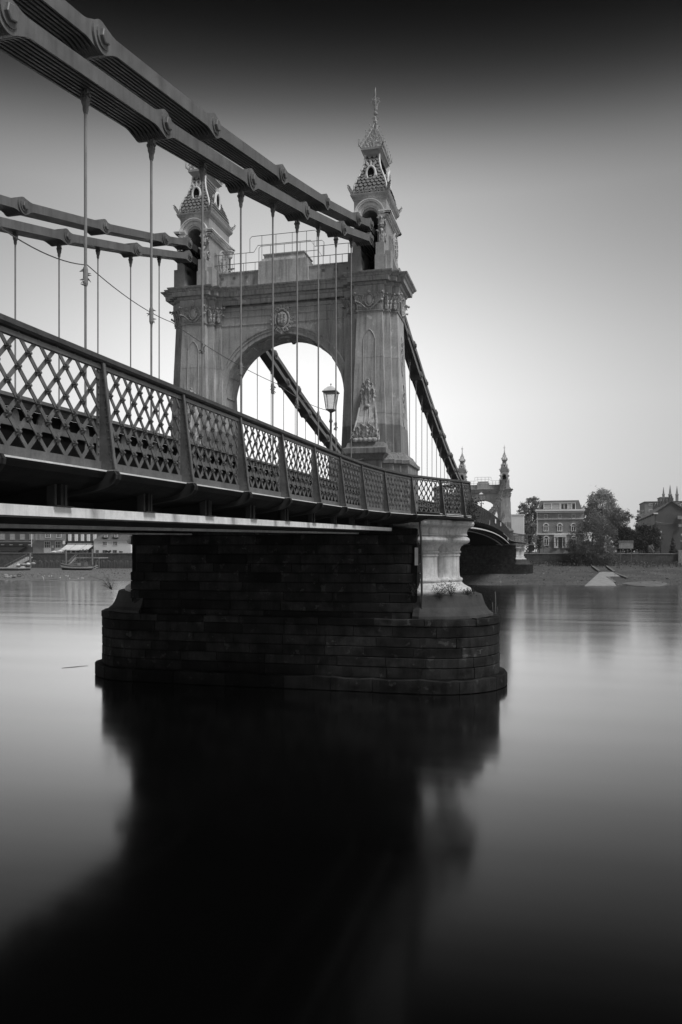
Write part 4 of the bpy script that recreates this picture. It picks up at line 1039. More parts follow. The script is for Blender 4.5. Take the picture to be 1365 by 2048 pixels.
# river walls
w = tag(empty('river_wall', (-100, 186, 0)), 'old river wall with rusty sheet piling along the left bank', 'river wall')
off = Vector((100, -186, 0))
m = MB(); m.box(-260, -19, 185.9, 187, -.5, 4.95); m.build('wall_face', M_wall, w).location = off
m = MB(); m.box(-260, -19, 185.7, 187.2, 4.95, 5.12); m.build('coping', M_concrete, w).location = off
for i in range(240):
    x = -150+i*.55
    m = MB(); m.stack([[Vector((x, 185.6, z)), Vector((x+.12, 185.4, z)), Vector((x+.34, 185.4, z)), Vector((x+.46, 185.6, z)), Vector((x+.46, 185.9, z)), Vector((x, 185.9, z))] for z in (-.3, 2.6+.25*math.sin(i*1.7))]); m.build('sheet_pile', M_sheet, w).location = off
w = tag(empty('river_wall', (20, 151, 0)), 'low dark river wall behind the mud on the right bank', 'river wall')
off = Vector((-20, -151, 0))
m = MB(); m.box(-19, 120, 151, 152, 1.0, 5.1); m.build('wall_face', M_wall, w).location = off
m = MB(); m.box(-19, 120, 150.9, 152.1, 5.1, 5.26); m.build('coping', M_concrete, w).location = off
p = at(1357, 1100, 150.4); m = MB(); m.box(p.x, p.x+5, 150.2, 151, 2.0, p.z); tag(m.build('wall_buttress', M_concrete), 'pale concrete block against the river wall at the right edge', 'wall block')

# ================================================================== buildings, left bank (each drawn on its own frontage line)
SB = 200.0
def rect(m, x0, y0, x1, y1, s, d0=0, d1=.3):
    a, b = at(x0, y1, s), at(x1, y0, s); m.box(a.x, b.x, s+d0, s+d1, a.z, b.z)
def building(name, label, x0, x1, ytop, s, mat, depth=12, ybase=1109, group=None):
    a, b = at(x0, ybase, s), at(x1, ytop, s); r = tag(empty(name, ((a.x+b.x)/2, s, 4.85)), label, 'building', group)
    m = MB(); m.box(a.x, b.x, s, s+depth, 4.7, b.z); o = m.build('wall', mat, r); o.location = -Vector(r.location); return r, o
def part(r, name, mat, fn, parent=None):
    m = MB(); fn(m); o = m.build(name, mat, parent or r)
    if parent is None: o.location = -Vector(r.location)
    return o
def window(r, x0, y0, x1, y1, s, cols=2, rows=2, frame=M_render, pane=M_glass, w=.55):
    def f(m):
        rect(m, x0-w, y0-w, x1+w, y0+.2, s, -.12, .02); rect(m, x0-w, y1-.2, x1+w, y1+w, s, -.14, .02); rect(m, x0-w, y0, x0+.2, y1, s, -.12, .02); rect(m, x1-.2, y0, x1+w, y1, s, -.12, .02)
        for i in range(1, cols): x = x0+(x1-x0)*i/cols; rect(m, x-.22, y0, x+.22, y1, s, -.1, .0)
        for i in range(1, rows): y = y0+(y1-y0)*i/rows; rect(m, x0, y-.2, x1, y+.2, s, -.09, .0)
    o = part(r, 'window', frame, f); part(r, 'pane', pane, lambda m: rect(m, x0, y0, x1, y1, s, -.06, -.02), o); return o
b1, _ = building('riverside_house', 'dark brick riverside building with pale blinds and a long dark awning at the left edge', -60, 66.5, 1020, SB, M_brickd)
for x in (-40, -20, 0, 20, 40, 59): window(b1, x+1, 1062, x+10, 1079, SB, 1, 3, M_brick, M_blind)
part(b1, 'balcony', M_concrete, lambda m: (rect(m, -60, 1083, 64, 1084.6, SB, -1.2, 0), rect(m, -60, 1079.5, 64, 1080.2, SB, -1.2, -1.1)))
part(b1, 'bunting', M_awn, lambda m: [rect(m, x-4, 1088.6, x+3, 1090.4, SB, -.5, -.4) for x in (-22, -5, 8, 25, 44, 62)])
def awning(m, x0, x1, y0, y1, s, d):
    a, b = at(x0, y0, s), at(x1, y0, s); z1 = at(0, y1, s-d).z; k_ = (CAMX-a.x)/(s-CAMY)*d*0
    m.stack([[Vector((x, s-.1, a.z)), Vector((x, s-d, z1)), Vector((x, s-d, z1-.25)), Vector((x, s-.1, a.z-.3))] for x in (a.x, b.x)])
part(b1, 'dark_awning', M_black, lambda m: awning(m, -60, 53, 1092, 1102.5, SB, 4.5))
part(b1, 'drain_pipe', M_render, lambda m: rect(m, 63.6, 1066, 64.6, 1094, SB, -.2, 0))
b2, _ = building('riverside_house', 'brick riverside building with tall white ground floor windows and a balcony', 66.5, 131, 1020, SB, M_brick)
window(b2, 92, 1060, 101, 1075, SB, 3, 3); window(b2, 114, 1060, 122.5, 1075, SB, 3, 3)
part(b2, 'balcony', M_concrete, lambda m: rect(m, 71, 1079.2, 132, 1080.6, SB, -1.0, 0)); part(b2, 'drain_pipe', M_concrete, lambda m: (rect(m, 72, 1062, 73, 1079, SB, -.2, 0), rect(m, 80, 1062, 81, 1079, SB, -.2, 0)))
for x0, x1 in ((88.5, 102.5), (110.5, 124)): window(b2, x0+1.6, 1083, x1-1.6, 1095.5, SB, 3, 2); part(b2, 'window_board', M_pale, lambda m: rect(m, x0, 1096.5, x1, 1108, SB, -.16, 0))
part(b2, 'notice_board', M_pale, lambda m: rect(m, 104, 1091, 108, 1096, SB, -.1, 0)); part(b2, 'hanging_sign', M_render, lambda m: rect(m, 130, 1081.5, 134.5, 1088.5, SB, -1.2, -1.1))
b3, _ = building('riverside_house', 'dark fronted riverside building with white pillars and three white awnings', 131, 190, 1020, SB+.4, M_brickd)
for x in (137, 150, 162.5, 174.5, 187): part(b3, 'white_pillar', M_render, lambda m: rect(m, x, 1055, x+5.2, 1082, SB, -.1, .4))
for x in (144, 156, 168.5, 180.5): window(b3, x, 1058, x+5, 1080, SB+.4, 2, 3, M_concrete)
part(b3, 'fascia', M_black, lambda m: rect(m, 131, 1083.2, 187, 1085.5, SB, -.3, .4)); part(b3, 'fascia_board', M_concrete, lambda m: rect(m, 136, 1086, 186, 1089, SB, -.3, .4))
for x0, x1 in ((135, 151), (153, 173), (175, 188)): part(b3, 'white_awning', M_awn, lambda m: awning(m, x0, x1, 1089, 1099.5, SB, 4.0))
for x in (141, 151, 173): part(b3, 'door_post', M_render, lambda m: rect(m, x, 1096, x+2.5, 1108, SB, -.2, .4))
b4, _ = building('white_cottage', 'white cottage with a tiled roof and small dormers beside the pier', 188, 262, 1081.3, SB-.6, M_render)
def roof4(m):
    a, b = at(187, 1081.5, SB-.9), at(264, 1081.5, SB-.9); h = at(0, 1060, SB+4).z
    m.stack([[Vector((a.x-.2, SB-1.0, a.z)), Vector((a.x+3.2, SB+4, h)), Vector((a.x-.2, SB+9, a.z))], [Vector((b.x, SB-1.0, a.z)), Vector((b.x, SB+4, h)), Vector((b.x, SB+9, a.z))]])
rf = part(b4, 'tiled_roof', M_slate, roof4)
for x in (212, 233): part(b4, 'dormer', M_slate, lambda m: rect(m, x-4.5, 1065.5, x+4.5, 1075.5, SB-.2, -.2, 3)); window(b4, x-2.6, 1068, x+2.8, 1074, SB-.5, 2, 2)
for x0, x1 in ((206, 214.5), (227, 235.5)): window(b4, x0, 1083.5, x1, 1090, SB-.6, 3, 2)
for x0, x1 in ((193, 198), (206.5, 214), (227, 234)): window(b4, x0, 1100.5, x1, 1107.5, SB-.6, 2, 2, M_concrete)
part(b4, 'door_canopy', M_slate, lambda m: rect(m, 241, 1102, 246, 1105, SB-.6, -.8, 0))
# white parasols, hedge and flower pot on the terrace
for i, (x, y) in enumerate(((109, 1102), (121, 1100.5))):
    q = at(x, y, 194); r = tag(empty('parasol', (q.x, 194, 4.85)), ['white parasol nearer the flower pot on the left terrace', 'white parasol nearer the awnings on the left terrace'][i], 'parasol', 'parasols on the terrace')
    m = MB(); m.lathe(0, 0, [(1.3, q.z-4.85-.35), (.7, q.z-4.85-.1), (.05, q.z-4.85+.15)], 8); m.build('canopy', M_awn, r); m = MB(); m.tube([(0, 0, 0), (0, 0, q.z-4.9)], .04, 6); m.build('pole', M_wood, r)
# gangway and pontoon
q0, q1 = at(-40, 1146, 160), at(48, 1146, 160)
r = tag(empty('pontoon', (q0.x, 160, 0)), 'flat mooring pontoon lying on the shingle at the left edge', 'pontoon')
m = MB(); m.box(0, q1.x-q0.x, -2.5, 3, .0, .75); m.build('hull', M_black, r); m = MB(); m.box(-.1, q1.x-q0.x+.1, -2.6, 3.1, .75, 1.0); m.build('deck_boards', M_concrete, r)
a, b = at(16, 1138, 163), at(60, 1114.5, 184)
r = tag(empty('gangway', tuple(b)), 'sloping gangway ramp rising from the pontoon to the river wall', 'gangway')
m = MB(); m.beam((0, 0, 0), tuple(a-b), 2.0, .25); m.build('ramp', M_concrete, r)
m = MB()
for sx_ in (-1.0, 1.0):
    m.beam((sx_, 0, 1.0), tuple(a-b+Vector((sx_, 0, 1.0))), .07, .07)
    for i in range(9): c = (a-b)*(i/8); m.beam(tuple(c+Vector((sx_, 0, .1))), tuple(c+Vector((sx_, 0, 1.0))), .05, .05)
m.build('hand_rails', M_wood, r)
for i, (x, y0, y1, s) in enumerate(((61, 1106, 1144, 168), (132.5, 1099, 1128, 180), (185, 1098, 1136, 178))):
    a, b = at(x, y1, s), at(x, y0, s); m = MB(); m.lathe(a.x, s, [(.28, -.2), (.28, b.z-.1), (.2, b.z)], 10)
    tag(m.build('mooring_pile', M_wood), ['thick mooring pile at the end of the pontoon', 'timber pile standing before the river wall left of the beached boat', 'timber pile behind the stern of the beached boat'][i], 'mooring pile', 'mooring piles on the left foreshore')
# small craft stored by the pile
for i, (x, y, L_) in enumerate(((38, 1130, 1.6), (47, 1129, 2.0), (57, 1128, 1.2), (67, 1127, 1.3), (46, 1135, 1.8))):
    q = at(x, y, 164); m = MB(); m.ball((q.x, 164, q.z), (L_*.55, .6, .42), 10, 6)
    tag(m.build('covered_dinghy', M_concrete if i % 2 else M_awn), ['leftmost small covered dinghy above the pontoon', 'larger covered dinghy in the middle of the pontoon row', 'covered dinghy just left of the thick pile', 'small covered dinghy just right of the thick pile', 'lower covered dinghy beneath the row above the pontoon'][i], 'dinghy', 'covered dinghies by the pontoon')
# jetty platform with stairs
a, b = at(159, 1115.5, 180), at(203, 1115.5, 180); r = tag(empty('jetty', (a.x, 180, 2.5)), 'timber jetty platform with a rail and steps down to the beached boat', 'jetty'); off = -Vector(r.location)
m = MB(); m.box(a.x, b.x, 178.5, 184, a.z-.15, a.z+.1); m.build('platform', M_concrete, r).location = off
m = MB()
for i in range(8): x = a.x+(b.x-a.x)*i/7; m.beam((x, 178.6, a.z), (x, 178.6, a.z+1.1), .07, .07); m.beam((x, 178.8, .2), (x, 178.8, a.z-.1), .16, .16)
m.beam((a.x, 178.6, a.z+1.1), (b.x, 178.6, a.z+1.1), .08, .08); m.build('guard_rail', M_wood, r).location = off
c = at(136, 1126, 178); m = MB()
for dy in (-.5, .5):
    m.beam((a.x, 178.5+dy, a.z), (c.x+.6, 178.5+dy, c.z-.4), .1, .25); m.beam((a.x, 178.5+dy, a.z+1.0), (c.x, 178.5+dy, c.z+.4), .06, .06)
for i in range(9): f = i/8; m.box(a.x+(c.x-a.x)*f-.15, a.x+(c.x-a.x)*f+.15, 178, 179, a.z+(c.z-.4-a.z)*f-.03, a.z+(c.z-.4-a.z)*f+.03)
m.build('steps', M_pale, r).location = off
# beached boat
a, b = at(120, 1140, 167), at(188, 1140, 167); L_ = b.x-a.x; r = tag(empty('beached_boat', ((a.x+b.x)/2, 167, .2)), 'beached wooden boat with a pale band round its dark hull on the shingle', 'boat')
def hull(z0, z1, w0, w1, name, mat, ext=0):
    m = MB(); loops = []
    for z, w in ((z0, w0), (z1, w1)):
        pts = []
        for i in range(17):
            t = i/16; x = -L_/2+L_*t; k_ = (1-abs(2*t-1)**2.6)**.6 if t > .0 else 0; k_ = max(k_, .02) if t < .5 else max(k_, .45)
            sheer = .9*(max(0, .5-t)*2)**2+.25*(max(0, t-.6)*2)**2; rake = .35*(1-z/1.6) if t < .1 else 0
            pts.append(Vector((x*(.86+.14*min(1, z/1.2)), -w*k_, z+sheer*(z/1.4))))
        loops.append(pts+[Vector((p.x, -p.y, p.z)) for p in reversed(pts)])
    m.stack(loops); return m.build(name, mat, r)
hull(.0, .55, .5, 1.15, 'lower_hull', M_black); hull(.552, 1.0, 1.18, 1.36, 'pale_strake', M_pale); hull(1.002, 1.3, 1.36, 1.42, 'upper_hull', M_brickd)
m = MB(); m.stack([[Vector((-2.4, -1.0, 1.3)), Vector((3.1, -1.1, 1.3)), Vector((3.1, 1.1, 1.3)), Vector((-2.4, 1.0, 1.3))], [Vector((-1.6, -.5, 2.0)), Vector((3.0, -.9, 2.3)), Vector((3.0, .9, 2.3)), Vector((-1.6, .5, 2.0))]]); cv = m.build('canvas_cover', M_sheet, r)
m = MB(); m.box(.9, 1.9, -1.14, -1.04, 1.35, 2.1); m.build('pale_window', M_concrete, r)
m = MB()
for i in range(8): m.ball((L_/2+.2+.25*(i % 4), -.2+.2*i % 1, .5+.28*(i//2 % 4)), (.22, .2, .18), 6, 5)
m.build('stern_gear', M_concrete, r)
# mud items on the left shore
rr = random.Random(4)
for i in range(14):
    x = rr.uniform(78, 186); y = rr.uniform(1150, 1157.5) if i > 1 else (1152, 1155)[i]
    q = at_z(x, y, .12); z = mud_z(q.x, q.y); m = MB(); m.ball((0, 0, .08), (.26, .16, .14), 8, 5); m.ball((.2, 0, .2), (.09, .07, .08), 6, 4)
    o = m.build('shore_bird', M_render); o.location = (q.x, q.y, z); o.rotation_euler = (0, 0, rr.uniform(0, 6)); o.scale = (.5, .5, .6); tag(o, 'tiny white bird sitting on the shingle below the beached boat', 'bird', 'white birds on the left foreshore')
q = at_z(30, 1155, .15); m = MB()
for i in range(9): m.ball((rr.uniform(-2, 2), rr.uniform(-.6, .6), .1+rr.uniform(0, .5)), (rr.uniform(.3, .7), .4, rr.uniform(.2, .4)), 7, 5)
m.beam((-.8, 0, .9), (2.2, .3, 1.2), .3, .12); o = m.build('rubble_heap', M_concrete); o.location = (q.x, q.y, 0); tag(o, 'small pale heap of rubble at the water edge below the pontoon', 'rubble', kind='stuff')

# ================================================================== right bank
SH = 168.0
def R_at(x, y, s=SH): return at(x, y, s)
r, wl_ = building('tall_brick_house', 'four storey brick house with arched windows, white bands and a mansard top', 1074, 1168, 1026, SH, M_brick, 9, 1110)
part(r, 'white_cornice', M_render, lambda m: (rect(m, 1071.5, 1018, 1170, 1023, SH, -.7, 9.3), rect(m, 1073, 1023.05, 1168.5, 1026, SH, -.3, 9.1)))
part(r, 'white_band', M_render, lambda m: rect(m, 1073, 1037, 1169, 1039, SH, -.25, 0)); part(r, 'white_band', M_render, lambda m: rect(m, 1073.5, 1066.5, 1168.5, 1069.5, SH, -.2, 0)); part(r, 'corner_pipe', M_render, lambda m: rect(m, 1074.2, 1026, 1075.6, 1068, SH, -.15, 0))
def mansard(m):
    a, b = at(1076, 1018, SH), at(1164, 1018, SH); c, d = at(1081.5, 1001, SH), at(1158.5, 1001, SH)
    m.stack([[Vector((a.x, SH+.3, a.z)), Vector((b.x, SH+.3, a.z)), Vector((b.x, SH+8.7, a.z)), Vector((a.x, SH+8.7, a.z))], [Vector((c.x, SH+.9, c.z)), Vector((d.x, SH+.9, c.z)), Vector((d.x, SH+8, c.z)), Vector((c.x, SH+8, c.z))]])
part(r, 'mansard_roof', M_slate, mansard)
g = part(r, 'roof_glazing', M_blind, lambda m: rect(m, 1088.5, 1007, 1151.5, 1017.9, SH, .05, 1.0))
part(r, 'glazing_bars', M_render, lambda m: [rect(m, 1087.5, 1005, 1152, 1007, SH, -.05, 1.1)]+[rect(m, x, 1006, x+1.2, 1018, SH, -.03, .05) for x in (1087.5, 1103, 1119.5, 1121.5, 1135.5, 1143.5, 1150.8)], g)
part(r, 'dark_pane', M_glass, lambda m: [rect(m, x, 1008.2, x+w_, 1017.6, SH, .0, .06) for x, w_ in ((1123.5, 4), (1130.5, 4.5), (1145, 5.5))], g)
for x in (1092, 1119.8, 1147.5): window(r, x-2.8, 1028.5, x+2.8, 1036.2, SH, 3, 1)
def arched(x, y0, y1, hw):
    def f(m):
        a, b = at(x-hw, y1, SH), at(x+hw, y0+hw, SH); cx_, zc, R2 = (a.x+b.x)/2, b.z, (b.x-a.x)/2
        loops = []
        for i in range(13):
            an = PI*i/12; loops.append([Vector((cx_-rr_*math.cos(an), yy, zc+rr_*math.sin(an))) for rr_, yy in ((R2-.02, SH-.18), (R2+.24, SH-.18), (R2+.24, SH), (R2-.02, SH))])
        m.stack(loops); m.box(a.x-.06, a.x+.1, SH-.14, SH, a.z, zc); m.box(b.x-.1, b.x+.06, SH-.14, SH, a.z, zc); m.box(cx_-.08, cx_+.08, SH-.12, SH, a.z, zc); m.box(a.x-.12, b.x+.12, SH-.2, SH, a.z-.16, a.z+.02); m.box(a.x, b.x, SH-.13, SH, zc-.1, zc+.05)
    o = part(r, 'arched_window', M_render, f)
    def g_(m):
        a, b = at(x-hw, y1, SH), at(x+hw, y0+hw, SH); cx_, zc, R2 = (a.x+b.x)/2, b.z, (b.x-a.x)/2
        m.prism([Vector((a.x, SH-.05, a.z)), Vector((b.x, SH-.05, a.z))]+[Vector((cx_+R2*math.cos(PI*i/12), SH-.05, zc+R2*math.sin(PI*i/12))) for i in range(13)], (0, .03, 0))
    part(r, 'pane', M_glass, g_, o)
for x in (1092.5, 1120, 1147.5): arched(x, 1047.5, 1061.5, 4.3)
for x in (1093, 1148): arched(x, 1073, 1090, 4.6)
dp = part(r, 'entrance_surround', M_render, lambda m: (rect(m, 1108.5, 1070.5, 1133, 1074, SH, -.6, 0), rect(m, 1108.5, 1074, 1110.5, 1096, SH, -.55, 0), rect(m, 1131, 1074, 1133, 1096, SH, -.55, 0), rect(m, 1111, 1074.5, 1117, 1096, SH, -.3, 0), rect(m, 1125, 1074.5, 1130.5, 1096, SH, -.3, 0)))
part(r, 'pane', M_glass, lambda m: (rect(m, 1117.4, 1074.6, 1124.6, 1077.6, SH, -.25, -.1), rect(m, 1117.4, 1078.6, 1120.3, 1094, SH, -.2, -.1), rect(m, 1121.6, 1078.6, 1124.6, 1094, SH, -.2, -.1), rect(m, 1112.5, 1076, 1114.5, 1092, SH, -.33, -.3), rect(m, 1127, 1076, 1129, 1092, SH, -.33, -.3)), dp)
part(r, 'balcony_rail', M_black, lambda m: [rect(m, 1075, 1085, 1140, 1085.7, SH, -1.5, -1.4)]+[rect(m, x, 1085, x+.3, 1094, SH, -1.5, -1.45) for x in range(1076, 1140, 2)])
# white cabin by the far tower with raised steel stair
m = MB(); a, b = at(1026, 1066, 150), at(1048, 1030.5, 150); m.box(a.x-3, b.x, 150, 155, 4.9, b.z); m.box(a.x-3.1, b.x+.15, 149.9, 155.1, b.z, b.z+.25)
c = at(1053.5, 1066, 153)
r = tag(empty('white_cabin', (b.x-2, 150, 4.9)), 'tall plain white cabin beside the far tower leg', 'building'); m.build('wall', M_render, r).location = -Vector(r.location)
m = MB(); m.box(b.x+.01, b.x+.05, 151, 152, 5.5, 9.0); m.build('door', M_concrete, r).location = -Vector(r.location)
r = tag(empty('timber_frame_shelter', tuple(at(1075, 1104, 156))), 'low shed and timber frame between the far pier and the brick house', 'shed')
off = -Vector(r.location)
m = MB(); rect(m, 1057, 1090.5, 1069, 1102, 156, 0, 3); m.build('dark_box', M_black, r).location = off
m = MB(); rect(m, 1056, 1088.5, 1070, 1090.3, 156, -.3, 3.2); rect(m, 1053, 1069, 1071, 1070.5, 156, 0, 3)
for x in (1054, 1071, 1086.5): rect(m, x, 1069, x+1.4, 1104, 156, -.2, 0)
for y in (1074, 1079, 1084): rect(m, 1062, y, 1070, y+1, 156, .5, .7)
m.build('frame', M_wood, r).location = off
m = MB(); m.beam(tuple(at(1088, 1092, 157)), tuple(at(1101, 1101, 157)), .7, .12); m.beam(tuple(at(1088, 1085, 157)), tuple(at(1105, 1099, 157)), .1, .1); m.build('ramp', M_concrete, r).location = off

# gable ended brick terrace on the right
g0 = at(1311, 1026, 166); pk = at(1343.6, 1003, 166); rx = 2*pk.x-g0.x
far_e = at(1277.5, 1039, 214); depth = 48
r = tag(empty('gabled_terrace', (pk.x, 166, 4.87)), 'dark brick terrace with a plain gable end and chimneys at the right edge', 'building'); off = -Vector(r.location)
skew = (far_e.x-g0.x)
def G(x, f, z): return Vector((x+skew*f, 166+depth*f, z))
zfe = g0.z
m = MB(); m.stack([[G(g0.x, f, 4.8), G(rx, f, 4.8), G(rx, f, g0.z), G(pk.x, f, pk.z-.1), G(g0.x, f, g0.z)] for f in (0, 1)]); m.build('wall', M_brickd, r).location = off
m = MB()
m.stack([[G(g0.x-.5, f, g0.z-.1), G(pk.x, f, pk.z+.22), G(rx+.5, f, g0.z-.1), G(rx+.5, f, g0.z-.3), G(pk.x, f, pk.z), G(g0.x-.5, f, g0.z-.3)] for f in (-.006, 1)]); rf = m.build('roof', M_slate, r); rf.location = off
for i in range(6):
    f = .03+i*.155; m = MB(); c = G(pk.x, f, pk.z); m.box(c.x-.5, c.x+.5, c.y-.7, c.y+.7, c.z-.5, c.z+.9); ch = m.build('chimney', M_brickd, rf)
    m = MB()
    for dx in (-.25, .25): m.lathe(c.x+dx, c.y, [(.14, c.z+.9), (.11, c.z+1.5)], 8)
    m.build('chimney_pot', M_bark, rf)
m = MB(); a = at(1310, 1025.2, 165.9); m.box(a.x-.3, a.x+.7, 165.6, 166, g0.z-.25, g0.z+.05); m.build('eaves_board', M_render, r).location = off
for i in range(7):
    f0 = .02+i*.14; m = MB(); a, b = G(g0.x, f0, 0), G(g0.x, f0+.11, 0)
    for zz0, zz1 in ((g0.z-2.6, g0.z-.5), (g0.z-5.8, g0.z-4.0)):
        m.add([(a.x-.06, a.y, zz0), (b.x-.06, b.y, zz0), (b.x-.06, b.y, zz1), (a.x-.06, a.y, zz1)], [(0, 1, 2, 3)])
    wo = m.build('window', M_blind, r); wo.location = off
    m = MB()
    for q in range(5):
        ff = f0+.11*q/4; a = G(g0.x, ff, 0); 
        for zz0, zz1 in ((g0.z-2.7, g0.z-.4), (g0.z-5.9, g0.z-3.9)): m.beam((a.x-.1, a.y, zz0), (a.x-.1, a.y, zz1), .12, .12)
    a = G(g0.x, f0+.125, 0); m.beam((a.x-.15, a.y, 5), (a.x-.15, a.y, g0.z-.3), .18, .18); a, b = G(g0.x, f0, 0), G(g0.x, f0+.11, 0); m.beam((a.x-.12, a.y, g0.z-3.8), (b.x-.12, b.y, g0.z-3.8), .3, .2); m.build('window_frame', M_render, wo)
wire([tuple(at(1311, 1043, 165.8)), tuple(at(1362, 1043, 165.8))], .45, .05, 'dark cable sagging across the brick gable end')
r = tag(empty('floodlight_bracket', tuple(at(1361, 1040, 165.5))), 'pale lamp bracket fixed to the brick gable at the right edge', 'wall lamp'); 
m = MB(); m.box(-.6, .5, -.3, .3, .2, 1.0); m.box(-.4, .3, -.3, .3, -1.6, -1.0); m.build('lamp_head', M_concrete, r); m = MB(); m.beam((0, 0, -1), (0, 0, .3), .12, .12); m.build('arm', M_black, r)
# apartment block and church pinnacles beyond
r = tag(empty('apartment_block', tuple(at(1330, 1060, 260))), 'flat roofed apartment block with pale windows behind the gabled terrace', 'building'); off = -Vector(r.location)
a, b = at(1290, 1060, 260), at(1420, 1003.5, 260)
m = MB(); m.box(a.x, b.x, 260, 275, 4.9, b.z); m.build('wall', M_brick, r).location = off
m = MB(); m.box(a.x-.2, b.x, 259.8, 275, b.z, b.z+.4); m.build('parapet', M_slate, r).location = off
for x0, y0 in ((1298, 1007), (1311, 1006), (1298, 1019), (1352, 1005), (1361, 1007)):
    m = MB(); p0, p1 = at(x0, y0+5, 260), at(x0+8, y0, 260); m.box(p0.x, p1.x, 259.9, 260, p0.z, p1.z); wo = m.build('window', M_render, r); wo.location = off
    m = MB()
    for i in range(3): m.box(p0.x+.25+i*.45, p0.x+.55+i*.45, 259.85, 259.9, p0.z+.15, p1.z-.15)
    m.build('pane', M_glass, wo)
m = MB(); a, b = at(1322, 1004, 262), at(1345, 995, 262); m.box(a.x, b.x, 262, 270, b.z-1.8, b.z); m.box(a.x-.2, b.x+.2, 261.8, 270.2, b.z, b.z+.25); m.build('roof_tank', M_concrete, r).location = off
r = tag(empty('church_tower', tuple(at(1341, 1010, 430))), 'hazy church tower with three slender pinnacles far behind the brick gable', 'church'); off = -Vector(r.location)
m = MB(); a, b = at(1326, 1020, 430), at(1357, 998, 430); m.box(a.x, b.x, 430, 438, 5, b.z-1); m.build('tower_body', M_far, r).location = off
for x, y, w_ in ((1328, 974, 2.2), (1341.2, 970, 3.0), (1355, 972, 2.6)):
    m = MB(); a, b = at(x-w_, 1000, 430), at(x+w_, 990, 430); c = at(x, y, 430); hw = (b.x-a.x)/2
    def q4(w0, z): return [Vector((c.x-w0, 431-w0, z)), Vector((c.x+w0, 431-w0, z)), Vector((c.x+w0, 431+w0, z)), Vector((c.x-w0, 431+w0, z))]
    m.stack([q4(hw, a.z-3), q4(hw, b.z), q4(hw*1.25, b.z+.1), q4(hw*1.2, b.z+.5), q4(hw*.8, b.z+.7), q4(hw*.12, c.z)]); m.build('pinnacle', M_far, r).location = off
# sign board, fence, lamp posts
a, b = at(1238, 1097, 149), at(1267, 1085.5, 149)
r = tag(empty('notice_board', (a.x, 149, 2.2)), 'wide pale weathered notice board on two posts before the right river wall', 'notice board'); off = -Vector(r.location)
m = MB(); m.box(a.x, b.x, 148.95, 149.05, a.z, b.z); m.build('panel', M_concrete, r).location = off
m = MB(); m.box(a.x-.1, b.x+.1, 148.9, 149.1, b.z, b.z+.5)
for x in (a.x+.35, b.x-.45): m.box(x, x+.12, 149.06, 149.16, 2.0, b.z)
m.build('frame', M_wood, r).location = off
m = MB(); a, b = at(1222, 1097, 150.2), at(1240, 1095.4, 150.2); m.box(a.x, b.x, 149.6, 150.9, a.z, b.z); tag(m.build('timber_ledge', M_wood), 'flat timber ledge projecting left of the notice board', 'ledge')
for i, (x, y) in enumerate(((1322, 1062), (1363, 1068))):
    a, b = at(x, 1104, 156), at(x, y, 156); r = tag(empty('promenade_lamp', tuple(a)), ['slim promenade lamp post before the brick gable', 'slim promenade lamp post at the right edge'][i], 'lamp post', 'promenade lamps on the right bank')
    m = MB(); h = b.z-a.z; m.lathe(0, 0, [(.12, -.5), (.1, 1), (.05, 1.2), (.05, h-.6)], 8); m.build('post', M_black, r); m = MB(); m.ball((0, 0, h-.25), (.22, .22, .3), 8, 6); m.ball((-.1, 0, h-1.6), (.16, .16, .3), 8, 6); m.build('lantern', M_concrete, r)
# slipway
def gz(x, y, dz=.0):
    d = (x-682.5)/FPX; Y = 120.0
    while Y < 260:
        px_, py_, pz_ = CAMX+Y*(CT*d-ST), CAMY+Y*(ST*d+CT), CAMZ+(1100-y)/FPX*Y
        if pz_ <= max(mud_z(px_, py_), 0): break
        Y += .25
    return Vector((px_, py_, max(mud_z(px_, py_), 0)+dz))
m = MB(); p = [gz(1170, 1172, .08), gz(1233, 1172, .08), gz(1212, 1146, .15), gz(1200, 1146, .15)]
top_ = p+[]; m.stack([[Vector((q.x, q.y, q.z-.5)) for q in p], p]); tag(m.build('slipway', M_concrete), 'pale wedge shaped concrete slipway running into the water on the right', 'slipway')
m = MB(); p = [gz(1208, 1154, .12), gz(1240, 1154, .12), gz(1226, 1146, .2), gz(1203, 1146, .2)]; m.stack([[Vector((q.x, q.y, q.z-.4)) for q in p], p]); tag(m.build('concrete_slab', M_concrete), 'broken concrete slab beside the top of the slipway', 'slab')
for i, (x0, y0, x1, y1) in enumerate(((1185, 1134, 1199, 1144), (1214, 1134, 1229, 1145), (1230, 1148, 1256, 1158), (1215, 1156, 1231, 1167))):
    a, b = gz(x0, y0, .15), gz(x1, y1, .15); m = MB(); m.beam(tuple(a), tuple(b), .45, .25)
    tag(m.build('slipway_beam', M_wood), ['old timber runner above the left corner of the slipway', 'old timber runner above the right corner of the slipway', 'lower timber beam pointing right from the slab', 'short timber beam lying beside the slipway edge'][i], 'timber beam', 'timbers round the slipway')
m = MB(); pts = []
for i in range(24):
    a = 2*PI*i/24; c = gz(1290+45*math.cos(a)*(1 if math.cos(a) > 0 else 1), 1168+6*math.sin(a)*(.5+.5*abs(math.cos(a*.5)))); pts.append(Vector((c.x, c.y, c.z+.06)))
m.stack([[Vector((q.x, q.y, q.z-.3)) for q in pts], pts]); tag(m.build('shingle_bar', M_shingle), kind='structure')

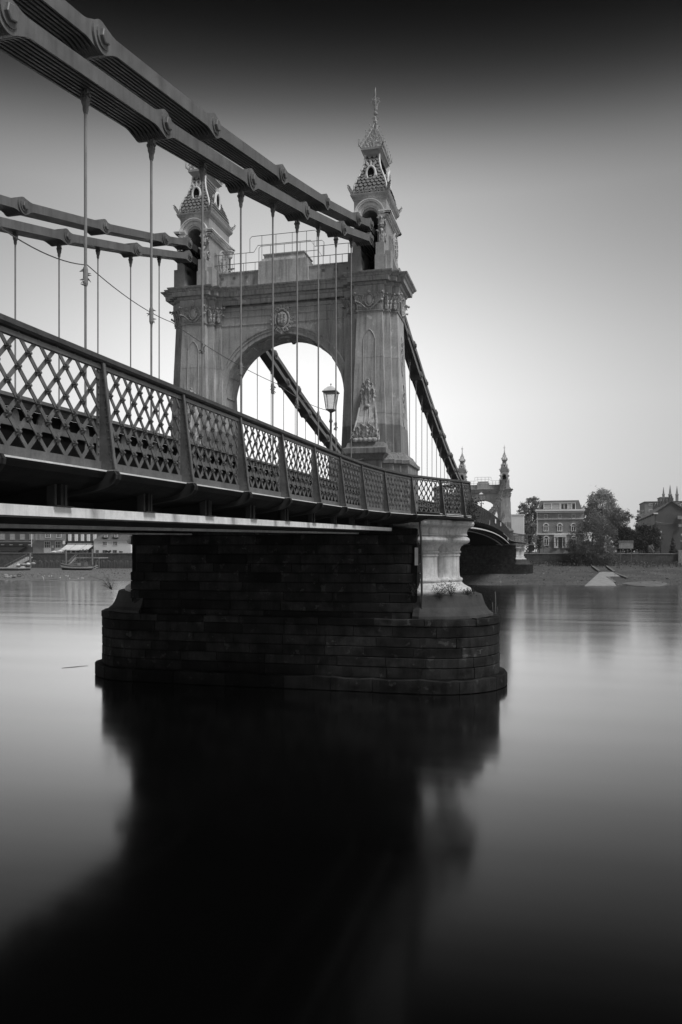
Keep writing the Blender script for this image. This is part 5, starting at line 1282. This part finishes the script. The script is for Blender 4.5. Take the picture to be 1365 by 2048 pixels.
# stones, bricks and weed lying on both foreshores
def litter(name, label, t0, t1, n, mat, lo, hi, seed):
    rr = random.Random(seed); m = MB()
    for i in range(n):
        t = rr.uniform(t0, t1); f = rr.random()**1.3; w_, b_ = wl(t), back(t); s_ = w_+.3+(b_-w_-1)*f; z = mud_z(t, s_)
        if z < .03: continue
        r_ = rr.uniform(lo, hi)*(2 if rr.random() < .04 else 1); a = rr.uniform(0, 6.28); c, d = math.cos(a)*r_, math.sin(a)*r_
        h = r_*rr.uniform(.4, .8); m.add([(t+c, s_+d, z-.02), (t-d, s_+c, z-.02), (t-c*.8, s_-d, z-.02), (t+d, s_-c, z-.02), (t+c*.5, s_+d*.5, z+h), (t-c*.4, s_-d*.3, z+h*.8)], [(0, 1, 4), (1, 2, 5, 4), (2, 3, 5), (3, 0, 4, 5)])
    tag(m.build(name, mat), label, name.replace('_', ' '), kind='stuff')
litter('pale_stones', 'pale stones scattered over the mud on both banks', -120, 70, 1400, M_concrete, .04, .12, 61)
litter('dark_stones', 'dark stones and weed covered rubble over the mud on both banks', -120, 70, 2200, M_black, .06, .18, 62)
litter('grey_stones', 'grey shingle stones scattered over the mud on both banks', -120, 70, 5000, M_wall, .05, .17, 63)
# ================================================================== trees and plants
def crown(name, mat, parent, blobs, n, size, seed, off=Vector((0, 0, 0))):
    rr = random.Random(seed); m = MB(); tot = sum(b[1][0]*b[1][2] for b in blobs)
    for c, R3 in blobs:
        k_ = int(n*R3[0]*R3[2]/tot); clumps = []
        for _ in range(max(6, k_//26)):
            a, b = rr.uniform(0, 2*PI), math.acos(rr.uniform(-1, 1)); q = rr.uniform(.55, 1.03)
            clumps.append((Vector((c[0]+R3[0]*q*math.sin(b)*math.cos(a), c[1]+R3[1]*q*math.sin(b)*math.sin(a), c[2]+R3[2]*q*math.cos(b))), rr.uniform(.12, .24)*min(R3)))
        for _ in range(k_):
            cc, cr_ = rr.choice(clumps); p = cc+Vector((rr.gauss(0, 1), rr.gauss(0, 1), rr.gauss(0, .8)))*cr_
            u = Vector((rr.gauss(0, 1), rr.gauss(0, 1), rr.gauss(0, 1))).normalized(); v = u.cross(Vector((rr.gauss(0, 1), rr.gauss(0, 1), rr.gauss(0, 1)))).normalized(); s_ = size*rr.uniform(.6, 1.4)
            m.add([p-u*s_, p-v*s_*.5, p+u*s_, p+v*s_*.5], [(0, 1, 2, 3)])
    o = m.build(name, mat, parent); o.location = off; return o
def tree(label, foot, top, halfw, s, mat, n=3500, size=.28, seed=1, droop=False, name='tree', base_z=4.9, cat='tree', group='trees on the right bank', trunk=True, blobs=None):
    """foot/top: photograph heights of the base and the crown's top; halfw: half width there"""
    x, yb = foot; c0 = at(x, yb, s); c1 = at(x, top, s); w = (at(x+halfw, yb, s).x-c0.x); h = c1.z-base_z
    r = tag(empty(name, (c0.x, s, base_z)), label, cat, group); rr = random.Random(seed)
    if blobs is None:
        blobs = [((0, 0, h*.6), (w*.72, w*.6, h*.4))]
        for i in range(9):
            a = rr.uniform(0, 2*PI); q = rr.uniform(.35, .62); rad = rr.uniform(.3, .45)*w; blobs.append(((w*q*math.cos(a), w*q*math.sin(a), h*rr.uniform(.3, .8)), (rad, rad, rad*rr.uniform(.8, 1.1))))
    else: blobs = [((bx*w, by*w, bz*h), (br*w, br*w*.9, bh*h)) for bx, by, bz, br, bh in blobs]
    if trunk:
        m = MB(); m.tube([(0, 0, -.5), (w*.02, 0, h*.15), (w*.0, .1, h*.35), (w*.05, 0, h*.6)], [.04*h, .03*h, .022*h, .01*h], 8); t = m.build('trunk', M_bark, r)
        m = MB()
        for b, R3 in blobs[:8]: m.tube([(0, 0, h*.25), (b[0]*.4, b[1]*.4, b[2]*.75), (b[0]*.9, b[1]*.9, b[2])], [.014*h, .009*h, .004*h], 5)
        m.build('limb', M_bark, r)['kind'] = 'stuff'
    f = crown('crown', mat, r, blobs, n, size, seed); f['kind'] = 'stuff'
    return r
tree('big round pale tree behind the brick house to its right', (1203, 1100), 975, 44, 190, M_leafp, 19000, 0.204, 2, blobs=[(0, 0, .72, .6, .25), (-.45, 0, .55, .4, .2), (.5, 0, .6, .42, .18), (.1, 0, .88, .38, .1), (-.3, 0, .82, .35, .12), (.6, 0, .42, .35, .2), (0, 0, .45, .6, .25), (.35, 0, .8, .3, .12), (-.75, 0, .6, .25, .12)])
tree('loose pale tree left of the brick house behind the white cabin', (1061, 1100), 991, 33, 195, M_leafp, 14000, 0.2, 3, blobs=[(0, 0, .8, .4, .16), (-.4, 0, .72, .36, .16), (.45, 0, .75, .4, .16), (0, 0, .5, .6, .2), (-.6, 0, .5, .3, .15), (.6, 0, .5, .35, .2), (.2, 0, .9, .3, .08), (-.2, 0, .35, .5, .2)])
tree('wide bushy willow leaning over the mud in front of the brick house', (1184, 1118), 1027, 54, 148.5, M_leafm, 30000, 0.115, 4, name='willow_bush', base_z=2.2, blobs=[(0, 0, .55, .6, .4), (-.5, -.1, .42, .42, .32), (.5, 0, .5, .45, .38), (.1, 0, .82, .42, .2), (-.2, 0, .25, .6, .22), (.45, -.1, .2, .5, .2), (-.35, 0, .72, .3, .16), (.7, 0, .7, .22, .12), (-.8, 0, .35, .22, .16)])
tree('mid grey tree standing right of the willow bush', (1237, 1100), 1012, 30, 172, M_leafm, 9500, 0.163, 5)
tree('small tree above the terrace left of the gabled roof', (1282, 1075), 1017, 17, 215, M_leafp, 4940, 0.190, 6)
tree('dark evergreen clump left of the notice board', (1252, 1104), 1051, 28, 156, M_leafd, 10450, 0.136, 7, name='dark_shrub', blobs=[(0, 0, .5, .7, .45), (-.5, 0, .45, .4, .35), (.5, 0, .45, .45, .4), (0, 0, .85, .4, .12)])
tree('large dark evergreen clump in front of the gabled terrace', (1294, 1104), 1047, 32, 157, M_leafd, 12350, 0.136, 8, name='dark_shrub', blobs=[(0, 0, .5, .7, .45), (-.5, 0, .5, .45, .4), (.5, 0, .45, .45, .42), (-.1, 0, .85, .4, .12), (.4, 0, .8, .3, .15)])
tree('little conifer growing against the brick gable end', (1346, 1104), 1072, 10, 158, M_leafd, 2850, 0.095, 9, name='conifer', blobs=[(0, 0, .2, .8, .2), (0, 0, .45, .55, .2), (0, 0, .7, .33, .18), (0, 0, .88, .15, .12)])
tree('pale small shrub below the dark evergreen clump', (1303, 1106), 1088, 9, 152.5, M_leafp, 1710, 0.082, 10, name='shrub')
tree('thin dark tree beside the shed below the brick house', (1079, 1104), 1066, 7, 157, M_leafd, 1710, 0.095, 12, name='small_tree')
tree('tuft of foliage rising behind the mansard roof', (1142, 1040), 995, 13, 200, M_leafp, 1710, 0.170, 13)
tree('round bush on the terrace behind the jetty', (167, 1110), 1100, 9, 193, M_leafm, 1710, 0.122, 14, name='shrub', group='shrubs on the left terrace', trunk=True)
tree('round bush in front of the white cottage', (216, 1110), 1101, 6, 197, M_leafd, 1140, 0.109, 15, name='shrub', group='shrubs on the left terrace')
# weeds and scrub along the top of the mud, and a tree line far beyond
rr = random.Random(21); m = MB()
for i in range(5200):
    x = rr.uniform(-4, 95); s_ = 151-abs(rr.gauss(0, 3.2)); z = mud_z(x, s_); hh = rr.uniform(.05, .75)*(1+.6*mnoise.noise(Vector((x*.3, s_*.3, 9))))
    u = Vector((rr.gauss(0, 1), rr.gauss(0, 1), rr.gauss(0, .6))).normalized(); v = Vector((rr.gauss(0, .4), rr.gauss(0, .4), 1)); p = Vector((x, s_, z+hh)); k_ = rr.uniform(.1, .26)
    m.add([p-u*k_, p-v*k_*.6, p+u*k_, p+v*k_*.8], [(0, 1, 2, 3)])
tag(m.build('bank_weeds', M_leafm), 'low weeds and scrub along the top of the mud on the right bank', 'weeds', kind='stuff')
rr = random.Random(22); m = MB()
for i in range(9000):
    x = rr.uniform(-260, 260); s_ = rr.uniform(300, 330); hh = 4.9+(6+3*mnoise.noise(Vector((x*.05, 0, 0)))+1.6*mnoise.noise(Vector((x*.25, 0, 5))))*math.sqrt(rr.random())
    u = Vector((rr.gauss(0, 1), rr.gauss(0, 1), rr.gauss(0, 1))).normalized(); v = u.cross(Vector((0, .3, 1))).normalized(); p = Vector((x, s_, hh)); k_ = rr.uniform(.7, 1.5)
    m.add([p-u*k_, p-v*k_*.6, p+u*k_, p+v*k_*.6], [(0, 1, 2, 3)])
tag(m.build('distant_trees', M_leafm), 'low line of trees far behind the buildings on both banks', 'trees', kind='stuff')

# plants on the bridge: climber on the balcony end, weeds at the column feet
def plant(name, label, root_p, sprays, n, size, seed, mat=M_weed):
    rr = random.Random(seed); r = tag(empty(name, tuple(root_p)), label, 'plant'); st, lf = MB(), MB()
    for (dx, dy, dz), spread in sprays:
        a = Vector((rr.uniform(-.1, .1)*spread, rr.uniform(-.1, .1)*spread, 0)); b = Vector((dx, dy, dz)); mid = (a+b)/2+Vector((rr.gauss(0, .05), rr.gauss(0, .05), abs(b.length)*.12))
        pts = [a, mid, b]; st.tube([tuple(q) for q in pts], [.012, .009, .004], 5)
        for _ in range(n):
            t = rr.uniform(.1, 1.05); c = a.lerp(mid, t*2) if t < .5 else mid.lerp(b, t*2-1); c = c+Vector((rr.gauss(0, 1), rr.gauss(0, 1), rr.gauss(0, 1)))*spread*.16
            u = Vector((rr.gauss(0, 1), rr.gauss(0, 1), rr.gauss(0, 1))).normalized(); v = u.cross(Vector((rr.gauss(0, 1), rr.gauss(0, 1), rr.gauss(0, 1)))).normalized(); k_ = size*rr.uniform(.6, 1.4)
            lf.add([c-u*k_, c-v*k_*.45, c+u*k_, c+v*k_*.45], [(0, 1, 2, 3)])
    st.build('stem', M_bark, r)['kind'] = 'stuff'; lf.build('foliage', mat, r)['kind'] = 'stuff'; return r
rr = random.Random(31)
plant('balcony_climber', 'dark leafy climber growing over the end of the near balcony', (8.35, 1.9, 7.75), [((rr.uniform(-.7, .25), rr.uniform(-1.3, 3.2), rr.uniform(-.5, .75)), .9) for _ in range(34)], 75, .045, 32, M_leafd)
plant('trailing_vine', 'vine trailing along the main span railing just past the balcony', (7.4, 4.6, 7.9), [((rr.uniform(-.9, .5), rr.uniform(-1.0, 4.5), rr.uniform(-.3, 1.0)), .8) for _ in range(26)], 60, .045, 33, M_weed)
for i, (x, y) in enumerate(((6.4, -2.42), (7.5, -2.2), (7.95, -1.95), (8.6, -1.2))):
    plant('wall_weed', ['bushy weed where the column foot meets the pier wall', 'feathery weed at the middle of the column feet', 'upright weed before the right hand column foot', 'small weed at the right end of the column feet'][i], (x, y, 4.05), [((rr.uniform(-.3, .3), rr.uniform(-.25, .1), rr.uniform(.15, (.6, .55, .6, .2)[i])), .5) for _ in range(8)], 45, .03, 40+i, M_leafd)
plant('wall_weed', 'bare twiggy weed on the left shoulder of the near pier', (-8.9, -.8, 4.05), [((rr.uniform(-1.1, .2), rr.uniform(-.3, .3), rr.uniform(.05, .8)), .4) for _ in range(10)], 14, .025, 50, M_weed)
m = MB(); q = at_z(995, 1225, 3.1); x, y = 9.65, .9
m.tube([(x, y, 2.9), (x+.02, y, 3.6), (x, y, 4.1)], .02, 5); m.tube([(x-.1, y, 3.0), (x-.12, y, 3.6)], .015, 5); m.tube([(x+.06, y, 3.0), (x+.1, y, 3.4)], .012, 5)
tag(m.build('dead_stalk', M_wood), 'thin dead stalks standing on the right shoulder of the near pier', 'stalks')
a, b = at_z(124, 1336, .01), at_z(176, 1331, .015); m = MB(); m.tube([tuple(a), tuple((a+b)/2+Vector((0, 0, .0))), tuple(b)], [.008, .012, .006], 5); tag(m.build('floating_stick', M_bark), 'thin stick breaking the still water left of the near pier', 'stick')

# ================================================================== haze in the air
HAZE = True
if HAZE:
    m = MB(); m.box(-440, 440, -310, 570, -4.5, 45.0); hz = tag(m.build('haze', M_dark), kind='stuff')
    hm = bpy.data.materials.new('thin_haze'); hm.use_nodes = True; t = hm.node_tree; t.nodes.clear()
    o_ = t.nodes.new('ShaderNodeOutputMaterial'); pv = t.nodes.new('ShaderNodeVolumePrincipled'); pv.inputs['Color'].default_value = (.9, .9, .9, 1); pv.inputs['Density'].default_value = .00016; pv.inputs['Anisotropy'].default_value = .3
    t.links.new(pv.outputs[0], o_.inputs['Volume']); hz.data.materials.clear(); hz.data.materials.append(hm)
